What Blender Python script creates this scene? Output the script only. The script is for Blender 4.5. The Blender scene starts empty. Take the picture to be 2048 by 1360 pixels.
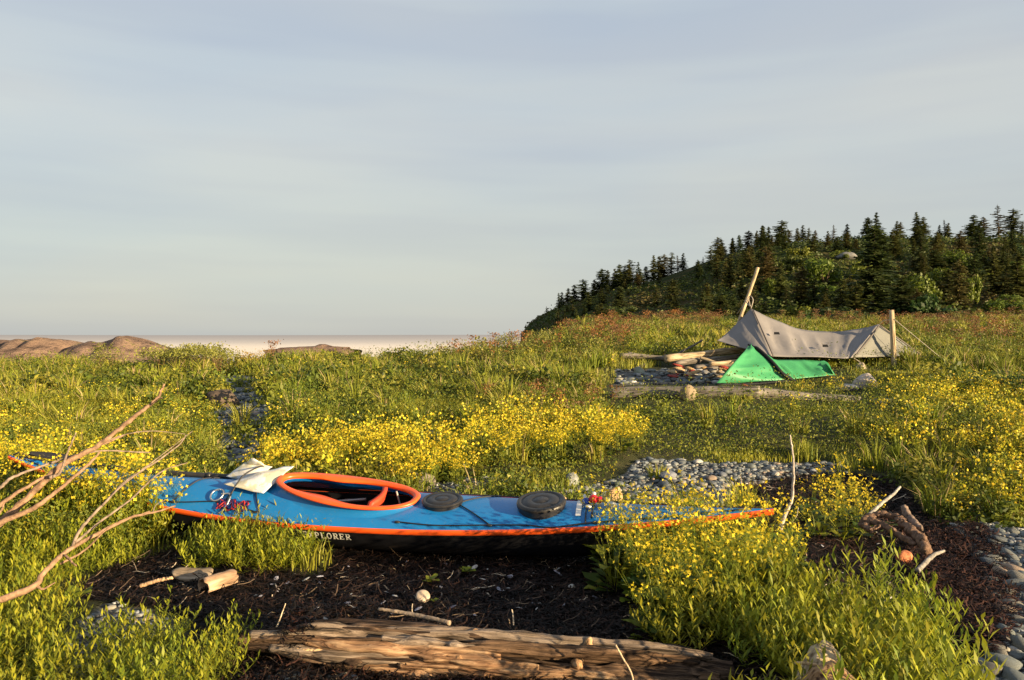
import bpy, math, random
import numpy as np
from mathutils import Vector, Matrix, Euler

# ------------------------------------------------------------------ camera, world, sun, exposure
scn = bpy.context.scene
COL = scn.collection
F = 1593.0            # focal length in photo pixels (2048 wide)
H = 1.31              # eye height
cd = bpy.data.cameras.new("camera"); cd.lens = 28.0; cd.sensor_width = 36.0
cd.clip_start = 0.05; cd.clip_end = 60000
cam = bpy.data.objects.new("camera", cd); COL.objects.link(cam)
cam.location = (0, 0, H); cam.rotation_euler = (math.radians(90), 0, 0)
scn.camera = cam
SUN_EL = 10.0
sun_az = math.radians(123)   # clockwise from the viewing direction (+Y)
el = math.radians(SUN_EL)
sv = Vector((math.sin(sun_az) * math.cos(el), math.cos(sun_az) * math.cos(el), math.sin(el)))
ld = bpy.data.lights.new("sun", 'SUN'); ld.energy = 5.0; ld.angle = math.radians(0.5); ld.color = (1.0, 0.76, 0.44)
sun = bpy.data.objects.new("sun", ld); COL.objects.link(sun)
sun.rotation_euler = sv.to_track_quat('Z', 'Y').to_euler()
scn.view_settings.view_transform = 'Standard'; scn.view_settings.look = 'None'
scn.view_settings.exposure = 1.5; scn.view_settings.gamma = 1.0
scn.cycles.max_bounces = 6; scn.cycles.transparent_max_bounces = 8
try:
    scn.cycles.use_adaptive_sampling = True
    scn.cycles.use_denoising = True
except Exception: pass

W = bpy.data.worlds.new("World"); scn.world = W; W.use_nodes = True
nt = W.node_tree; nt.nodes.clear()
def N(t, ty, **kw):
    n = t.nodes.new(ty)
    for k, v in kw.items():
        if k == 'inp':
            for a, b in v.items(): n.inputs[a].default_value = b
        else: setattr(n, k, v)
    return n
def ramp(t, stops, src=None, interp='LINEAR'):
    n = t.nodes.new('ShaderNodeValToRGB'); cr = n.color_ramp; cr.interpolation = interp
    while len(cr.elements) < len(stops): cr.elements.new(0.5)
    for e, (p, c) in zip(cr.elements, stops):
        e.position = p; e.color = (c[0], c[1], c[2], 1) if not isinstance(c, float) else (c, c, c, 1)
    if src is not None: t.links.new(src, n.inputs[0])
    return n
def mixc(t, fac, a, b, blend='MIX'):
    n = t.nodes.new('ShaderNodeMix'); n.data_type = 'RGBA'; n.blend_type = blend
    for s, v in ((0, fac), (6, a), (7, b)):
        if hasattr(v, 'links'): t.links.new(v, n.inputs[s])
        elif isinstance(v, (int, float)): n.inputs[s].default_value = v
        else: n.inputs[s].default_value = (v[0], v[1], v[2], 1)
    return n.outputs[2]
bg = N(nt, 'ShaderNodeBackground', inp={1: 0.092}); wo = N(nt, 'ShaderNodeOutputWorld')
nt.links.new(bg.outputs[0], wo.inputs[0])
sky = N(nt, 'ShaderNodeTexSky', sky_type='NISHITA', sun_disc=False, sun_elevation=el, sun_rotation=sun_az, air_density=1.0, dust_density=1.5)
tc = N(nt, 'ShaderNodeTexCoord'); sep = N(nt, 'ShaderNodeSeparateXYZ'); nt.links.new(tc.outputs['Generated'], sep.inputs[0])
# broad thin cloud veil, streaked sideways
mp = N(nt, 'ShaderNodeMapping'); mp.inputs['Scale'].default_value = (1.3, 1.3, 5.5); mp.inputs['Rotation'].default_value = (0, math.radians(9), 0)
nt.links.new(tc.outputs['Generated'], mp.inputs[0])
nz = N(nt, 'ShaderNodeTexNoise', inp={'Scale': 1.25, 'Detail': 4.0, 'Roughness': 0.45, 'Distortion': 0.3}); nt.links.new(mp.outputs[0], nz.inputs['Vector'])
elev = ramp(nt, [(0.0, (2.08, 2.12, 2.12)), (0.03, (2.06, 2.13, 2.16)), (0.12, (2.02, 2.18, 2.28)), (0.24, (2.14, 2.28, 2.46)), (0.45, (1.98, 2.20, 2.54)), (1.0, (1.3, 1.5, 1.9))], sep.outputs[2])
warm = mixc(nt, ramp(nt, [(0.36, 0.0), (0.66, 1.0)], nz.outputs[0]).outputs[0], (0.94, 0.975, 1.0), (1.10, 1.06, 0.98))
cl = mixc(nt, 1.0, elev.outputs[0], warm, 'MULTIPLY')
mpL = N(nt, 'ShaderNodeMapping'); mpL.inputs['Scale'].default_value = (0.8, 0.8, 9.0); nt.links.new(tc.outputs['Generated'], mpL.inputs[0])
nz2 = N(nt, 'ShaderNodeTexNoise', inp={'Scale': 1.9, 'Detail': 3.0, 'Roughness': 0.5}); nt.links.new(mpL.outputs[0], nz2.inputs['Vector'])
band = mixc(nt, ramp(nt, [(0.42, 0.0), (0.62, 0.8)], nz2.outputs[0]).outputs[0], (0.965, 0.97, 0.98), (1.07, 1.075, 1.03))
cl2 = mixc(nt, 1.0, cl, band, 'MULTIPLY')
final = mixc(nt, 0.9, sky.outputs[0], cl2)
nt.links.new(final, bg.inputs[0])

# ------------------------------------------------------------------ helpers
rng = np.random.default_rng(7); random.seed(7)
def ss(a, b, x):
    t = np.clip((x - a) / (b - a), 0, 1); return t * t * (3 - 2 * t)
def _hash(ix, iy, iz):
    h = (ix * 374761393 + iy * 668265263 + iz * 2147483647 * 3 + 144665) & 0xffffffff
    h = ((h ^ (h >> 13)) * 1274126177) & 0xffffffff
    h = (h ^ (h >> 16)) & 0xffffffff
    return h / 4294967295.0
def vn(x, y, z=0.0):
    x = np.asarray(x, float); y = np.asarray(y, float); z = np.asarray(z, float) + 0 * x
    x0 = np.floor(x).astype(np.int64); y0 = np.floor(y).astype(np.int64); z0 = np.floor(z).astype(np.int64)
    fx = x - x0; fy = y - y0; fz = z - z0
    fx = fx * fx * (3 - 2 * fx); fy = fy * fy * (3 - 2 * fy); fz = fz * fz * (3 - 2 * fz)
    r = 0
    for i in (0, 1):
        for j in (0, 1):
            for k in (0, 1):
                w = (fx if i else 1 - fx) * (fy if j else 1 - fy) * (fz if k else 1 - fz)
                r = r + w * _hash(x0 + i, y0 + j, z0 + k)
    return r * 2 - 1
def fbm(x, y, z=0.0, o=4):
    r = 0; a = 0.5; f = 1.0
    for i in range(o):
        r = r + a * vn(x * f + 13.7 * i, y * f - 7.1 * i, np.asarray(z) * f + 3.3 * i); a *= 0.5; f *= 2.03
    return r
def inpoly(px, py, poly):
    px = np.asarray(px, float); py = np.asarray(py, float)
    c = np.zeros(px.shape, bool); n = len(poly)
    for i in range(n):
        x1, y1 = poly[i]; x2, y2 = poly[i - 1]
        if y1 == y2: continue
        m = ((y1 > py) != (y2 > py)) & (px < (x2 - x1) * (py - y1) / (y2 - y1) + x1)
        c ^= m
    return c

def hz(X, Y, fine=False):
    """height of the ground"""
    X = np.asarray(X, float); Y = np.asarray(Y, float)
    u = X / np.maximum(Y, 2.0)
    t = np.clip(Y - 5.4, 0, None)
    r = ss(-0.19, 0.09, u)
    z = (0.66 + 0.19 * ss(-0.36, -0.28, u)) * (1 - np.exp(-t / 9.5))
    z = z + r * (np.clip(np.clip(Y, None, 38) - 10.5, 0, None) * 0.034 + np.clip(np.clip(Y, None, 38) - 18, 0, None) * 0.022)
    z = z - (1 - ss(-0.03, 0.10, u)) * np.clip(Y - 21, 0, None) * 0.13
    z = z - ss(38, 70, Y) * 0.0
    z = z + 0.06 * fbm(X * 0.35, Y * 0.35) * ss(4.5, 12, Y) + 0.13 * fbm(X * 1.1 + 3, Y * 0.8, o=3) * ss(6.0, 9, Y) + 0.25 * fbm(X * 0.07 + 5, Y * 0.07, o=2) * ss(14, 30, Y)
    z = z - 0.10 * ss(1.6, 3.0, X) * (1 - ss(6, 9, Y))
    z = z - np.clip(-Y - 6, 0, None) * 0.1
    z = z - np.clip(np.abs(X) - 160, 0, None) * 0.1
    z = np.maximum(z, -9.0)
    if fine:
        near = 1 - ss(9, 14, np.abs(Y))
        z = z + near * (0.035 * fbm(X * 2.6, Y * 2.6) + 0.016 * fbm(X * 9, Y * 9, o=3))
    return z
def G(px, py):
    """ground point seen at a photo pixel"""
    a = (px - 1024) / F; b = (680 - py) / F
    Ys = np.geomspace(1.2, 90, 900)
    d = (H + b * Ys) - hz(a * Ys, Ys)
    k = np.argmax(d < 0)
    if not (d < 0).any(): k = 899
    Y = float(Ys[k]); return Vector((a * Y, Y, float(hz(a * Y, Y, True))))
def P(px, py, Y):
    return Vector(((px - 1024) / F * Y, Y, H + (680 - py) / F * Y))

def mesh_np(name, V, faces, mat=None, cols=None, smooth=False, parent=None, mi=None):
    """faces: list of (k, M) index arrays with k = 3 or 4"""
    me = bpy.data.meshes.new(name)
    V = np.asarray(V, np.float32)
    me.vertices.add(len(V)); me.vertices.foreach_set('co', V.ravel())
    fl = [np.asarray(f, np.int32) for f in faces if len(f)]
    nl = sum(f.size for f in fl); npoly = sum(len(f) for f in fl)
    me.loops.add(nl); me.loops.foreach_set('vertex_index', np.concatenate([f.ravel() for f in fl]))
    me.polygons.add(npoly)
    st = []; s = 0
    for f in fl:
        k = f.shape[1]; st.append(s + np.arange(len(f)) * k); s += f.size
    me.polygons.foreach_set('loop_start', np.concatenate(st).astype(np.int32))
    if smooth: me.polygons.foreach_set('use_smooth', np.ones(npoly, bool))
    me.update(calc_edges=True)
    if cols is not None:
        at = me.color_attributes.new('Col', 'FLOAT_COLOR', 'POINT')
        c = np.ones((len(V), 4), np.float32); c[:, :3] = cols; at.data.foreach_set('color', c.ravel())
    for m in (mat if isinstance(mat, (list, tuple)) else [mat]):
        if m: me.materials.append(m)
    if mi is not None: me.polygons.foreach_set('material_index', np.asarray(mi, np.int32))
    me.validate()
    o = bpy.data.objects.new(name, me); COL.objects.link(o)
    if parent: o.parent = parent
    return o
class MB:
    def __init__(s): s.V = []; s.Q = []; s.T = []; s.C = []; s.n = 0
    def add(s, V, F, c=(1, 1, 1)):
        V = np.asarray(V, float).reshape(-1, 3)
        for f in F:
            (s.Q if len(f) == 4 else s.T).append(tuple(int(i) + s.n for i in f))
        s.V.append(V); c = np.asarray(c, float)
        s.C.append(np.broadcast_to(c, (len(V), 3)).copy()); s.n += len(V)
    def arrays(s):
        return (np.concatenate(s.V), np.array(s.Q, int).reshape(-1, 4), np.array(s.T, int).reshape(-1, 3), np.concatenate(s.C))
    def build(s, name, mat, parent=None, smooth=False):
        V, Q, T, C = s.arrays()
        return mesh_np(name, V, [Q, T], mat, C, smooth, parent)
def tube(mb, pts, rad, seg=8, c=(1, 1, 1), rough=0.0, flat=1.0, cap=True, stretch=3.0, seed=0.0):
    pts = np.array([tuple(p) for p in pts], float); n = len(pts)
    rad = np.full(n, rad) if np.isscalar(rad) else np.asarray(rad, float)
    T = np.gradient(pts, axis=0); T /= (np.linalg.norm(T, axis=1, keepdims=True) + 1e-9)
    up = np.array([0, 0, 1.0]) if abs(T[0][2]) < 0.9 else np.array([0, 1.0, 0])
    V = []; L = np.concatenate([[0], np.cumsum(np.linalg.norm(np.diff(pts, axis=0), axis=1))])
    a = np.arange(seg) / seg * 2 * math.pi
    for i in range(n):
        s = np.cross(T[i], up); s /= (np.linalg.norm(s) + 1e-9); w = np.cross(s, T[i])
        up = w
        r = rad[i] * np.ones(seg)
        if rough:
            r = r * (1 + rough * fbm(np.cos(a) * 1.6 + seed, np.sin(a) * 1.6 + seed, L[i] * stretch + 0 * a, o=3) * 2)
        V.append(pts[i] + np.outer(np.cos(a) * r, s) + np.outer(np.sin(a) * r * flat, w))
    V = np.concatenate(V); Fc = []
    for i in range(n - 1):
        for j in range(seg):
            k = (j + 1) % seg
            Fc.append((i * seg + j, i * seg + k, (i + 1) * seg + k, (i + 1) * seg + j))
    if cap:
        V = np.concatenate([V, [pts[0]], [pts[-1]]]); a0 = n * seg
        for j in range(seg):
            k = (j + 1) % seg
            Fc.append((a0, k, j)); Fc.append((a0 + 1, (n - 1) * seg + j, (n - 1) * seg + k))
    mb.add(V, Fc, c)
def spline(pts, n=20):
    """Catmull-Rom through points (arrays of any width)"""
    P_ = np.array([tuple(p) for p in pts], float)
    if len(P_) == 2: return np.array([P_[0] + (P_[1] - P_[0]) * t for t in np.linspace(0, 1, n)])
    Q = np.vstack([2 * P_[0] - P_[1], P_, 2 * P_[-1] - P_[-2]]); out = []
    for t in np.linspace(0, len(P_) - 1 - 1e-6, n):
        i = int(t); f = t - i; p0, p1, p2, p3 = Q[i:i + 4]
        out.append(0.5 * ((2 * p1) + (-p0 + p2) * f + (2 * p0 - 5 * p1 + 4 * p2 - p3) * f * f + (-p0 + 3 * p1 - 3 * p2 + p3) * f ** 3))
    return np.array(out)
def ico(sub=2):
    import bmesh
    bm = bmesh.new(); bmesh.ops.create_icosphere(bm, subdivisions=sub, radius=1.0)
    V = np.array([v.co[:] for v in bm.verts]); T = np.array([[v.index for v in f.verts] for f in bm.faces]); bm.free(); return V, T
def empty(name, loc=(0, 0, 0), rz=0.0):
    o = bpy.data.objects.new(name, None); COL.objects.link(o); o.location = loc; o.rotation_euler = (0, 0, rz); o.empty_display_size = 0.1; return o
def tag(o, label=None, cat=None, group=None, kind=None):
    if label: o['label'] = label
    if cat: o['category'] = cat
    if group: o['group'] = group
    if kind: o['kind'] = kind
    return o
def ctree(o, parent=None):
    c = o.copy(); COL.objects.link(c); c.parent = parent
    for ch in list(o.children): ctree(ch, c)
    return c
def replicate(tm, pos, rz, sc, tint=None, tilt=None, szs=None):
    """stamp template (V,Q,T,C) at many places -> arrays"""
    V, Q, T, C = tm; n = len(pos); nv = len(V)
    rz = np.asarray(rz)[:, None]; sc = np.asarray(sc)[:, None]
    zs = sc if szs is None else np.asarray(szs)[:, None]
    x = V[None, :, 0] * sc; y = V[None, :, 1] * sc; z = V[None, :, 2] * zs
    if tilt is not None:
        ta = tilt[:, None]; y2 = y * np.cos(ta) - z * np.sin(ta); z = y * np.sin(ta) + z * np.cos(ta); y = y2
    X = x * np.cos(rz) - y * np.sin(rz); Y = x * np.sin(rz) + y * np.cos(rz)
    O = np.stack([X, Y, z], -1) + np.asarray(pos)[:, None, :]
    CC = np.broadcast_to(C[None], (n, nv, 3))
    if tint is not None: CC = CC * np.asarray(tint)[:, None, :]
    off = (np.arange(n) * nv)[:, None, None]
    return (O.reshape(-1, 3), (Q[None] + off).reshape(-1, 4), (T[None] + off).reshape(-1, 3), CC.reshape(-1, 3))
def join(parts):
    V = []; Q = []; T = []; C = []; n = 0
    for v, q, t, c in parts:
        V.append(v); Q.append(q + n); T.append(t + n); C.append(c); n += len(v)
    return np.concatenate(V), np.concatenate(Q), np.concatenate(T), np.concatenate(C)
def proj(X, Y, Z=None):
    if Z is None: Z = hz(X, Y)
    Yc = np.maximum(Y, 0.3)
    return 1024 + F * X / Yc, 680 + F * (H - Z) / Yc

# ------------------------------------------------------------------ materials
def newmat(name):
    m = bpy.data.materials.new(name); m.use_nodes = True; t = m.node_tree; t.nodes.clear()
    o = N(t, 'ShaderNodeOutputMaterial'); p = N(t, 'ShaderNodeBsdfPrincipled'); t.links.new(p.outputs[0], o.inputs[0]); return m, t, p, o
def setc(t, p, key, v):
    if hasattr(v, 'links'): t.links.new(v, p.inputs[key])
    elif isinstance(v, (int, float)): p.inputs[key].default_value = v
    else: p.inputs[key].default_value = (v[0], v[1], v[2], 1)
def bump(t, p, src, dist, strength=1.0):
    b = N(t, 'ShaderNodeBump', inp={'Strength': strength, 'Distance': dist}); t.links.new(src, b.inputs['Height']); t.links.new(b.outputs[0], p.inputs['Normal'])
def plain(name, c, rough=0.5, spec=0.5, var=0.12, scale=20, bmp=0.0, metal=0.0, bscale=None, coat=0.0):
    m, t, p, o = newmat(name)
    tcn = N(t, 'ShaderNodeTexCoord'); n = N(t, 'ShaderNodeTexNoise', inp={'Scale': scale, 'Detail': 5.0}); t.links.new(tcn.outputs['Object'], n.inputs['Vector'])
    r = ramp(t, [(0.3, tuple(x * (1 - var) for x in c)), (0.7, tuple(x * (1 + var) for x in c))], n.outputs[0])
    setc(t, p, 'Base Color', r.outputs[0]); p.inputs['Roughness'].default_value = rough; p.inputs['Specular IOR Level'].default_value = spec; p.inputs['Metallic'].default_value = metal
    p.inputs['Coat Weight'].default_value = coat
    rr = ramp(t, [(0.3, max(0.0, rough - 0.08)), (0.7, min(1.0, rough + 0.1))], n.outputs[0]); t.links.new(rr.outputs[0], p.inputs['Roughness'])
    if bmp:
        n2 = N(t, 'ShaderNodeTexNoise', inp={'Scale': bscale or scale * 3, 'Detail': 6.0}); t.links.new(tcn.outputs['Object'], n2.inputs['Vector']); bump(t, p, n2.outputs[0], bmp)
    return m
def leafmat(name, trans=0.35, rough=0.55, hue=0.02):
    m, t, p, o = newmat(name)
    a = N(t, 'ShaderNodeVertexColor', layer_name='Col'); oi = N(t, 'ShaderNodeObjectInfo')
    hs = N(t, 'ShaderNodeHueSaturation'); t.links.new(a.outputs[0], hs.inputs['Color'])
    mr = N(t, 'ShaderNodeMapRange', inp={1: 0, 2: 1, 3: 0.5 - hue, 4: 0.5 + hue}); t.links.new(oi.outputs['Random'], mr.inputs[0]); t.links.new(mr.outputs[0], hs.inputs['Hue'])
    t.links.new(hs.outputs[0], p.inputs['Base Color']); p.inputs['Roughness'].default_value = rough; p.inputs['Specular IOR Level'].default_value = 0.3
    tr = N(t, 'ShaderNodeBsdfTranslucent'); t.links.new(hs.outputs[0], tr.inputs[0])
    mx = N(t, 'ShaderNodeMixShader', inp={0: trans}); t.links.new(p.outputs[0], mx.inputs[1]); t.links.new(tr.outputs[0], mx.inputs[2]); t.links.new(mx.outputs[0], o.inputs[0])
    return m
def vcmat(name, rough=0.7, spec=0.4, nscale=12.0, var=0.35, bmp=0.004, bscale=60.0):
    """vertex colour x surface mottling"""
    m, t, p, o = newmat(name)
    a = N(t, 'ShaderNodeVertexColor', layer_name='Col'); tcn = N(t, 'ShaderNodeTexCoord')
    n = N(t, 'ShaderNodeTexNoise', inp={'Scale': nscale, 'Detail': 6.0, 'Roughness': 0.65}); t.links.new(tcn.outputs['Object'], n.inputs['Vector'])
    r = ramp(t, [(0.3, 1.0 - var), (0.7, 1.0 + var)], n.outputs[0])
    setc(t, p, 'Base Color', mixc(t, 1.0, a.outputs[0], r.outputs[0], 'MULTIPLY')); p.inputs['Roughness'].default_value = rough; p.inputs['Specular IOR Level'].default_value = spec
    if bmp:
        n2 = N(t, 'ShaderNodeTexNoise', inp={'Scale': bscale, 'Detail': 6.0}); t.links.new(tcn.outputs['Object'], n2.inputs['Vector']); bump(t, p, n2.outputs[0], bmp)
    return m
def woodmat(name, c1, c2, c3, axis=0, scale=9.0, stretch=14.0, bmp=0.012):
    """weathered wood with the grain running along a local axis"""
    m, t, p, o = newmat(name)
    tcn = N(t, 'ShaderNodeTexCoord'); mpn = N(t, 'ShaderNodeMapping'); s = [scale * 3] * 3; s[axis] = scale * 3 / stretch; mpn.inputs['Scale'].default_value = s
    t.links.new(tcn.outputs['Object'], mpn.inputs[0])
    n = N(t, 'ShaderNodeTexNoise', inp={'Scale': 1.0, 'Detail': 8.0, 'Roughness': 0.6, 'Distortion': 1.2}); t.links.new(mpn.outputs[0], n.inputs['Vector'])
    n2 = N(t, 'ShaderNodeTexNoise', inp={'Scale': 4.0, 'Detail': 4.0}); t.links.new(tcn.outputs['Object'], n2.inputs['Vector'])
    r = ramp(t, [(0.36, c1), (0.46, c2), (0.64, c3)], n.outputs[0])
    big = ramp(t, [(0.35, 0.65), (0.7, 1.15)], n2.outputs[0])
    setc(t, p, 'Base Color', mixc(t, 1.0, r.outputs[0], big.outputs[0], 'MULTIPLY')); p.inputs['Roughness'].default_value = 0.85; p.inputs['Specular IOR Level'].default_value = 0.2
    bump(t, p, n.outputs[0], bmp)
    return m
LEAF = leafmat('leaf'); GRASSM = leafmat('grass_blade', 0.3); NEEDLE = leafmat('needles', 0.22, 0.7, 0.03); PETAL = leafmat('petal', 0.35, 0.6, 0.005)
STONE = vcmat('stone', 0.6, 0.35, 14, 0.3, 0.004, 50)
ROCKM = vcmat('rock', 0.85, 0.2, 5, 0.4, 0.02, 18)
STRANDM = vcmat('seaweed_strand', 0.7, 0.2, 30, 0.3, 0)
TWIG = vcmat('twig_bark', 0.85, 0.15, 38, 0.55, 0.004, 90)
DRIFT = woodmat('driftwood', (0.05, 0.03, 0.018), (0.21, 0.14, 0.09), (0.46, 0.34, 0.24))
DRIFTG = woodmat('driftwood_grey', (0.05, 0.043, 0.036), (0.15, 0.13, 0.11), (0.30, 0.265, 0.23), 2, 9, 14, 0.005)
DRIFTY = woodmat('driftwood_pale', (0.16, 0.11, 0.06), (0.42, 0.32, 0.2), (0.62, 0.5, 0.33), 2)
BLACKM = plain('black_rubber', (0.022, 0.020, 0.019), 0.42, 0.5, 0.25, 30, 0.0006, bscale=120)
ROPEM = plain('cord_black', (0.012, 0.012, 0.016), 0.6)
ROPEW = plain('cord_pale', (0.34, 0.30, 0.25), 0.7)

# ------------------------------------------------------------------ what the ground is made of (photo-matched areas)
WRACK = [(120, 1190), (250, 1120), (400, 1090), (640, 1150), (720, 1075), (1200, 1085), (1300, 1200), (1500, 1270), (1640, 1300), (1750, 1400), (1760, 1600), (300, 1600), (420, 1400), (400, 1250), (250, 1210)]
WRACK2 = [(1500, 985), (1460, 960), (1600, 940), (1780, 950), (1850, 1010), (1930, 1060), (1970, 1130), (2010, 1240), (1980, 1330), (1800, 1300), (1600, 1200), (1520, 1080)]
KAYB = [(300, 940), (1600, 985), (1600, 1120), (300, 1100)]
PEB_R = [(1905, 1052), (2300, 1040), (2500, 1600), (2010, 1600), (1960, 1330), (2000, 1250), (1955, 1130)]
PEB_B = [(830, 1000), (850, 968), (970, 955), (1060, 975), (1180, 975), (1230, 955), (1290, 918), (1400, 928), (1590, 925), (1690, 932), (1690, 948), (1600, 950), (1470, 975), (1480, 1040), (860, 1020)]
PEB_P = [(440, 755), (510, 755), (535, 800), (545, 850), (515, 900), (525, 960), (415, 960), (435, 890), (430, 830)]
PEB_L = [(40, 1400), (120, 1300), (230, 1210), (330, 1240), (330, 1330), (700, 1340), (720, 1460), (40, 1600)]
PEB_C = [(1225, 742), (1430, 738), (1440, 768), (1230, 770)]
MUST1 = [(470, 870), (560, 845), (760, 850), (900, 872), (1100, 850), (1290, 868), (1300, 905), (1130, 935), (960, 945), (860, 985), (700, 1000), (480, 985)]
MUST2 = [(1560, 850), (1750, 790), (2300, 790), (2300, 1070), (1960, 1060), (1870, 1020), (1800, 940), (1600, 905)]
MUSTL = [(-300, 850), (440, 880), (470, 960), (440, 1000), (330, 1080), (250, 1120), (100, 1200), (-300, 1260)]
ROCK1 = [(1290, 1290), (1400, 1230), (1560, 1195), (1760, 1230), (1870, 1300), (1960, 1400), (2010, 1560), (1560, 1560), (1600, 1390), (1480, 1320)]
def areas(px, py):
    wr = inpoly(px, py, WRACK) | inpoly(px, py, WRACK2)
    peb = inpoly(px, py, PEB_R) | inpoly(px, py, PEB_B) | inpoly(px, py, PEB_P) | inpoly(px, py, PEB_L) | inpoly(px, py, PEB_C)
    return wr & ~inpoly(px, py, PEB_R), peb

# ------------------------------------------------------------------ ground
def gridmesh(name, xs, ys, zf, mat, colf=None, smooth=True):
    X, Y = np.meshgrid(xs, ys); Z = zf(X, Y); V = np.stack([X, Y, Z], -1).reshape(-1, 3)
    ny, nx = X.shape; i = np.arange(ny - 1)[:, None] * nx + np.arange(nx - 1)[None]
    Q = np.stack([i, i + 1, i + nx + 1, i + nx], -1).reshape(-1, 4)
    return mesh_np(name, V, [Q], mat, None if colf is None else colf(X, Y).reshape(-1, 3), smooth)
def spread(lo, hi, n, k):
    t = np.linspace(-1, 1, n); s = np.sinh(k * t) / math.sinh(k); return np.where(s < 0, s * lo, s * hi)
m, t, p, o = newmat('ground_soil')
a = N(t, 'ShaderNodeVertexColor', layer_name='Col'); tcn = N(t, 'ShaderNodeTexCoord')
sepc = N(t, 'ShaderNodeSeparateColor'); t.links.new(a.outputs[0], sepc.inputs[0])
n1 = N(t, 'ShaderNodeTexNoise', inp={'Scale': 9.0, 'Detail': 8.0, 'Roughness': 0.7}); t.links.new(tcn.outputs['Object'], n1.inputs['Vector'])
n2 = N(t, 'ShaderNodeTexNoise', inp={'Scale': 70.0, 'Detail': 4.0, 'Roughness': 0.7}); t.links.new(tcn.outputs['Object'], n2.inputs['Vector'])
vo = N(t, 'ShaderNodeTexVoronoi', inp={'Scale': 38.0}); t.links.new(tcn.outputs['Object'], vo.inputs['Vector'])
soil = ramp(t, [(0.3, (0.020, 0.022, 0.008)), (0.5, (0.05, 0.055, 0.018)), (0.72, (0.10, 0.085, 0.04))], n1.outputs[0])
wrk = ramp(t, [(0.35, (0.003, 0.002, 0.0017)), (0.6, (0.009, 0.005, 0.004)), (0.8, (0.030, 0.015, 0.010))], n2.outputs[0])
peb = ramp(t, [(0.0, (0.05, 0.055, 0.06)), (0.5, (0.12, 0.12, 0.12)), (1.0, (0.22, 0.21, 0.19))], vo.outputs['Color'])
c = mixc(t, sepc.outputs[0], soil.outputs[0], wrk.outputs[0]); c = mixc(t, sepc.outputs[1], c, peb.outputs[0])
setc(t, p, 'Base Color', c); p.inputs['Roughness'].default_value = 0.9; p.inputs['Specular IOR Level'].default_value = 0.2
bump(t, p, n2.outputs[0], 0.03)
GROUND = m
def gcol(X, Y):
    px, py = proj(X + 0.10 * fbm(X * 3, Y * 3), Y + 0.10 * fbm(X * 3 + 9, Y * 3))
    w, b = areas(px, py); w &= Y > 0.8; b &= Y > 0.8
    w = w | ((Y < 2.6) & (np.abs(X) < 3))
    return np.stack([w * 1.0, b * 1.0, 0 * X], -1)
gxs = spread(330, 330, 620, 6.5); gys = np.concatenate([-np.geomspace(60, 0.5, 40), np.linspace(0, 9, 330)[0:], np.geomspace(9.05, 330, 260)])
g = gridmesh('ground', gxs, gys, lambda X, Y: hz(X, Y, True), GROUND, gcol); tag(g, kind='structure')

# sea, out to the horizon
m, t, p, o = newmat('sea_water'); p.inputs['Base Color'].default_value = (0.10, 0.13, 0.16, 1); p.inputs['Roughness'].default_value = 0.18; p.inputs['IOR'].default_value = 1.33
tcn = N(t, 'ShaderNodeTexCoord'); n = N(t, 'ShaderNodeTexNoise', inp={'Scale': 0.5, 'Detail': 6.0}); t.links.new(tcn.outputs['Object'], n.inputs['Vector']); bump(t, p, n.outputs[0], 0.12)
sea = mesh_np('sea', [(-30000, -30000, -7), (30000, -30000, -7), (30000, 30000, -7), (-30000, 30000, -7)], [np.array([[0, 1, 2, 3]])], m); tag(sea, kind='structure')

# fog bank lying on the sea far out: a long low rounded bank
m, t, p, o = newmat('sea_fog'); setc(t, p, 'Base Color', (0.36, 0.355, 0.375)); p.inputs['Roughness'].default_value = 1.0; p.inputs['Specular IOR Level'].default_value = 0.0
FOGM = m
mbf = MB(); pts = []; xs = np.linspace(-1300, 420, 90)
V = []; seg = 14
for i, x in enumerate(xs):
    hgt = 12.3 + 0.3 * vn(x * 0.006, 0.3); 
    for j in range(seg + 1):
        a_ = math.pi * j / seg
        V.append((x, 800 - 420 * math.copysign(abs(math.cos(a_)) ** .12, math.cos(a_)), -8 + hgt * math.sin(a_) ** 0.5))
Fc = [(i * (seg + 1) + j, (i + 1) * (seg + 1) + j, (i + 1) * (seg + 1) + j + 1, i * (seg + 1) + j + 1) for i in range(len(xs) - 1) for j in range(seg)]
mbf.add(V, Fc); fb = mbf.build('fog_bank', FOGM, smooth=False); tag(fb, 'pale pink bank of fog lying on the sea horizon', 'fog bank', kind='stuff')

# rocky islets beyond the beach
def headland(name, sky_pts, Y0, depth, label, seed, cols, rgh=1.5):
    """sky_pts: photo pixels of the outline, built as a real mound at distance Y0"""
    ux = np.linspace(sky_pts[0][0], sky_pts[-1][0], 140); uy = np.interp(ux, [q[0] for q in sky_pts], [q[1] for q in sky_pts])
    V = []; nd = 22
    for i in range(len(ux)):
        for j in range(nd):
            f = j / (nd - 1); Y = Y0 + depth * (f - 0.5); zt = H + (680 - uy[i]) / F * Y0
            prof = math.sin(math.pi * f) ** 0.55
            X = (ux[i] - 1024) / F * Y0 + 1.2 * vn(f * 5, i * 0.1 + seed)
            z = -9 + (zt + 9) * prof; z += rgh * prof * float(fbm(i * 0.18 + seed, f * 9, o=4)) * (1 if f < 0.42 else 0.25)
            V.append((X, Y, z))
    Fc = [(i * nd + j, (i + 1) * nd + j, (i + 1) * nd + j + 1, i * nd + j + 1) for i in range(len(ux) - 1) for j in range(nd - 1)]
    b = MB(); b.add(V, Fc, cols); ob = b.build(name, ISLE, smooth=True); return tag(ob, label, None, kind='structure')
m, t, p, o = newmat('islet_rock'); tcn = N(t, 'ShaderNodeTexCoord')
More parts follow.
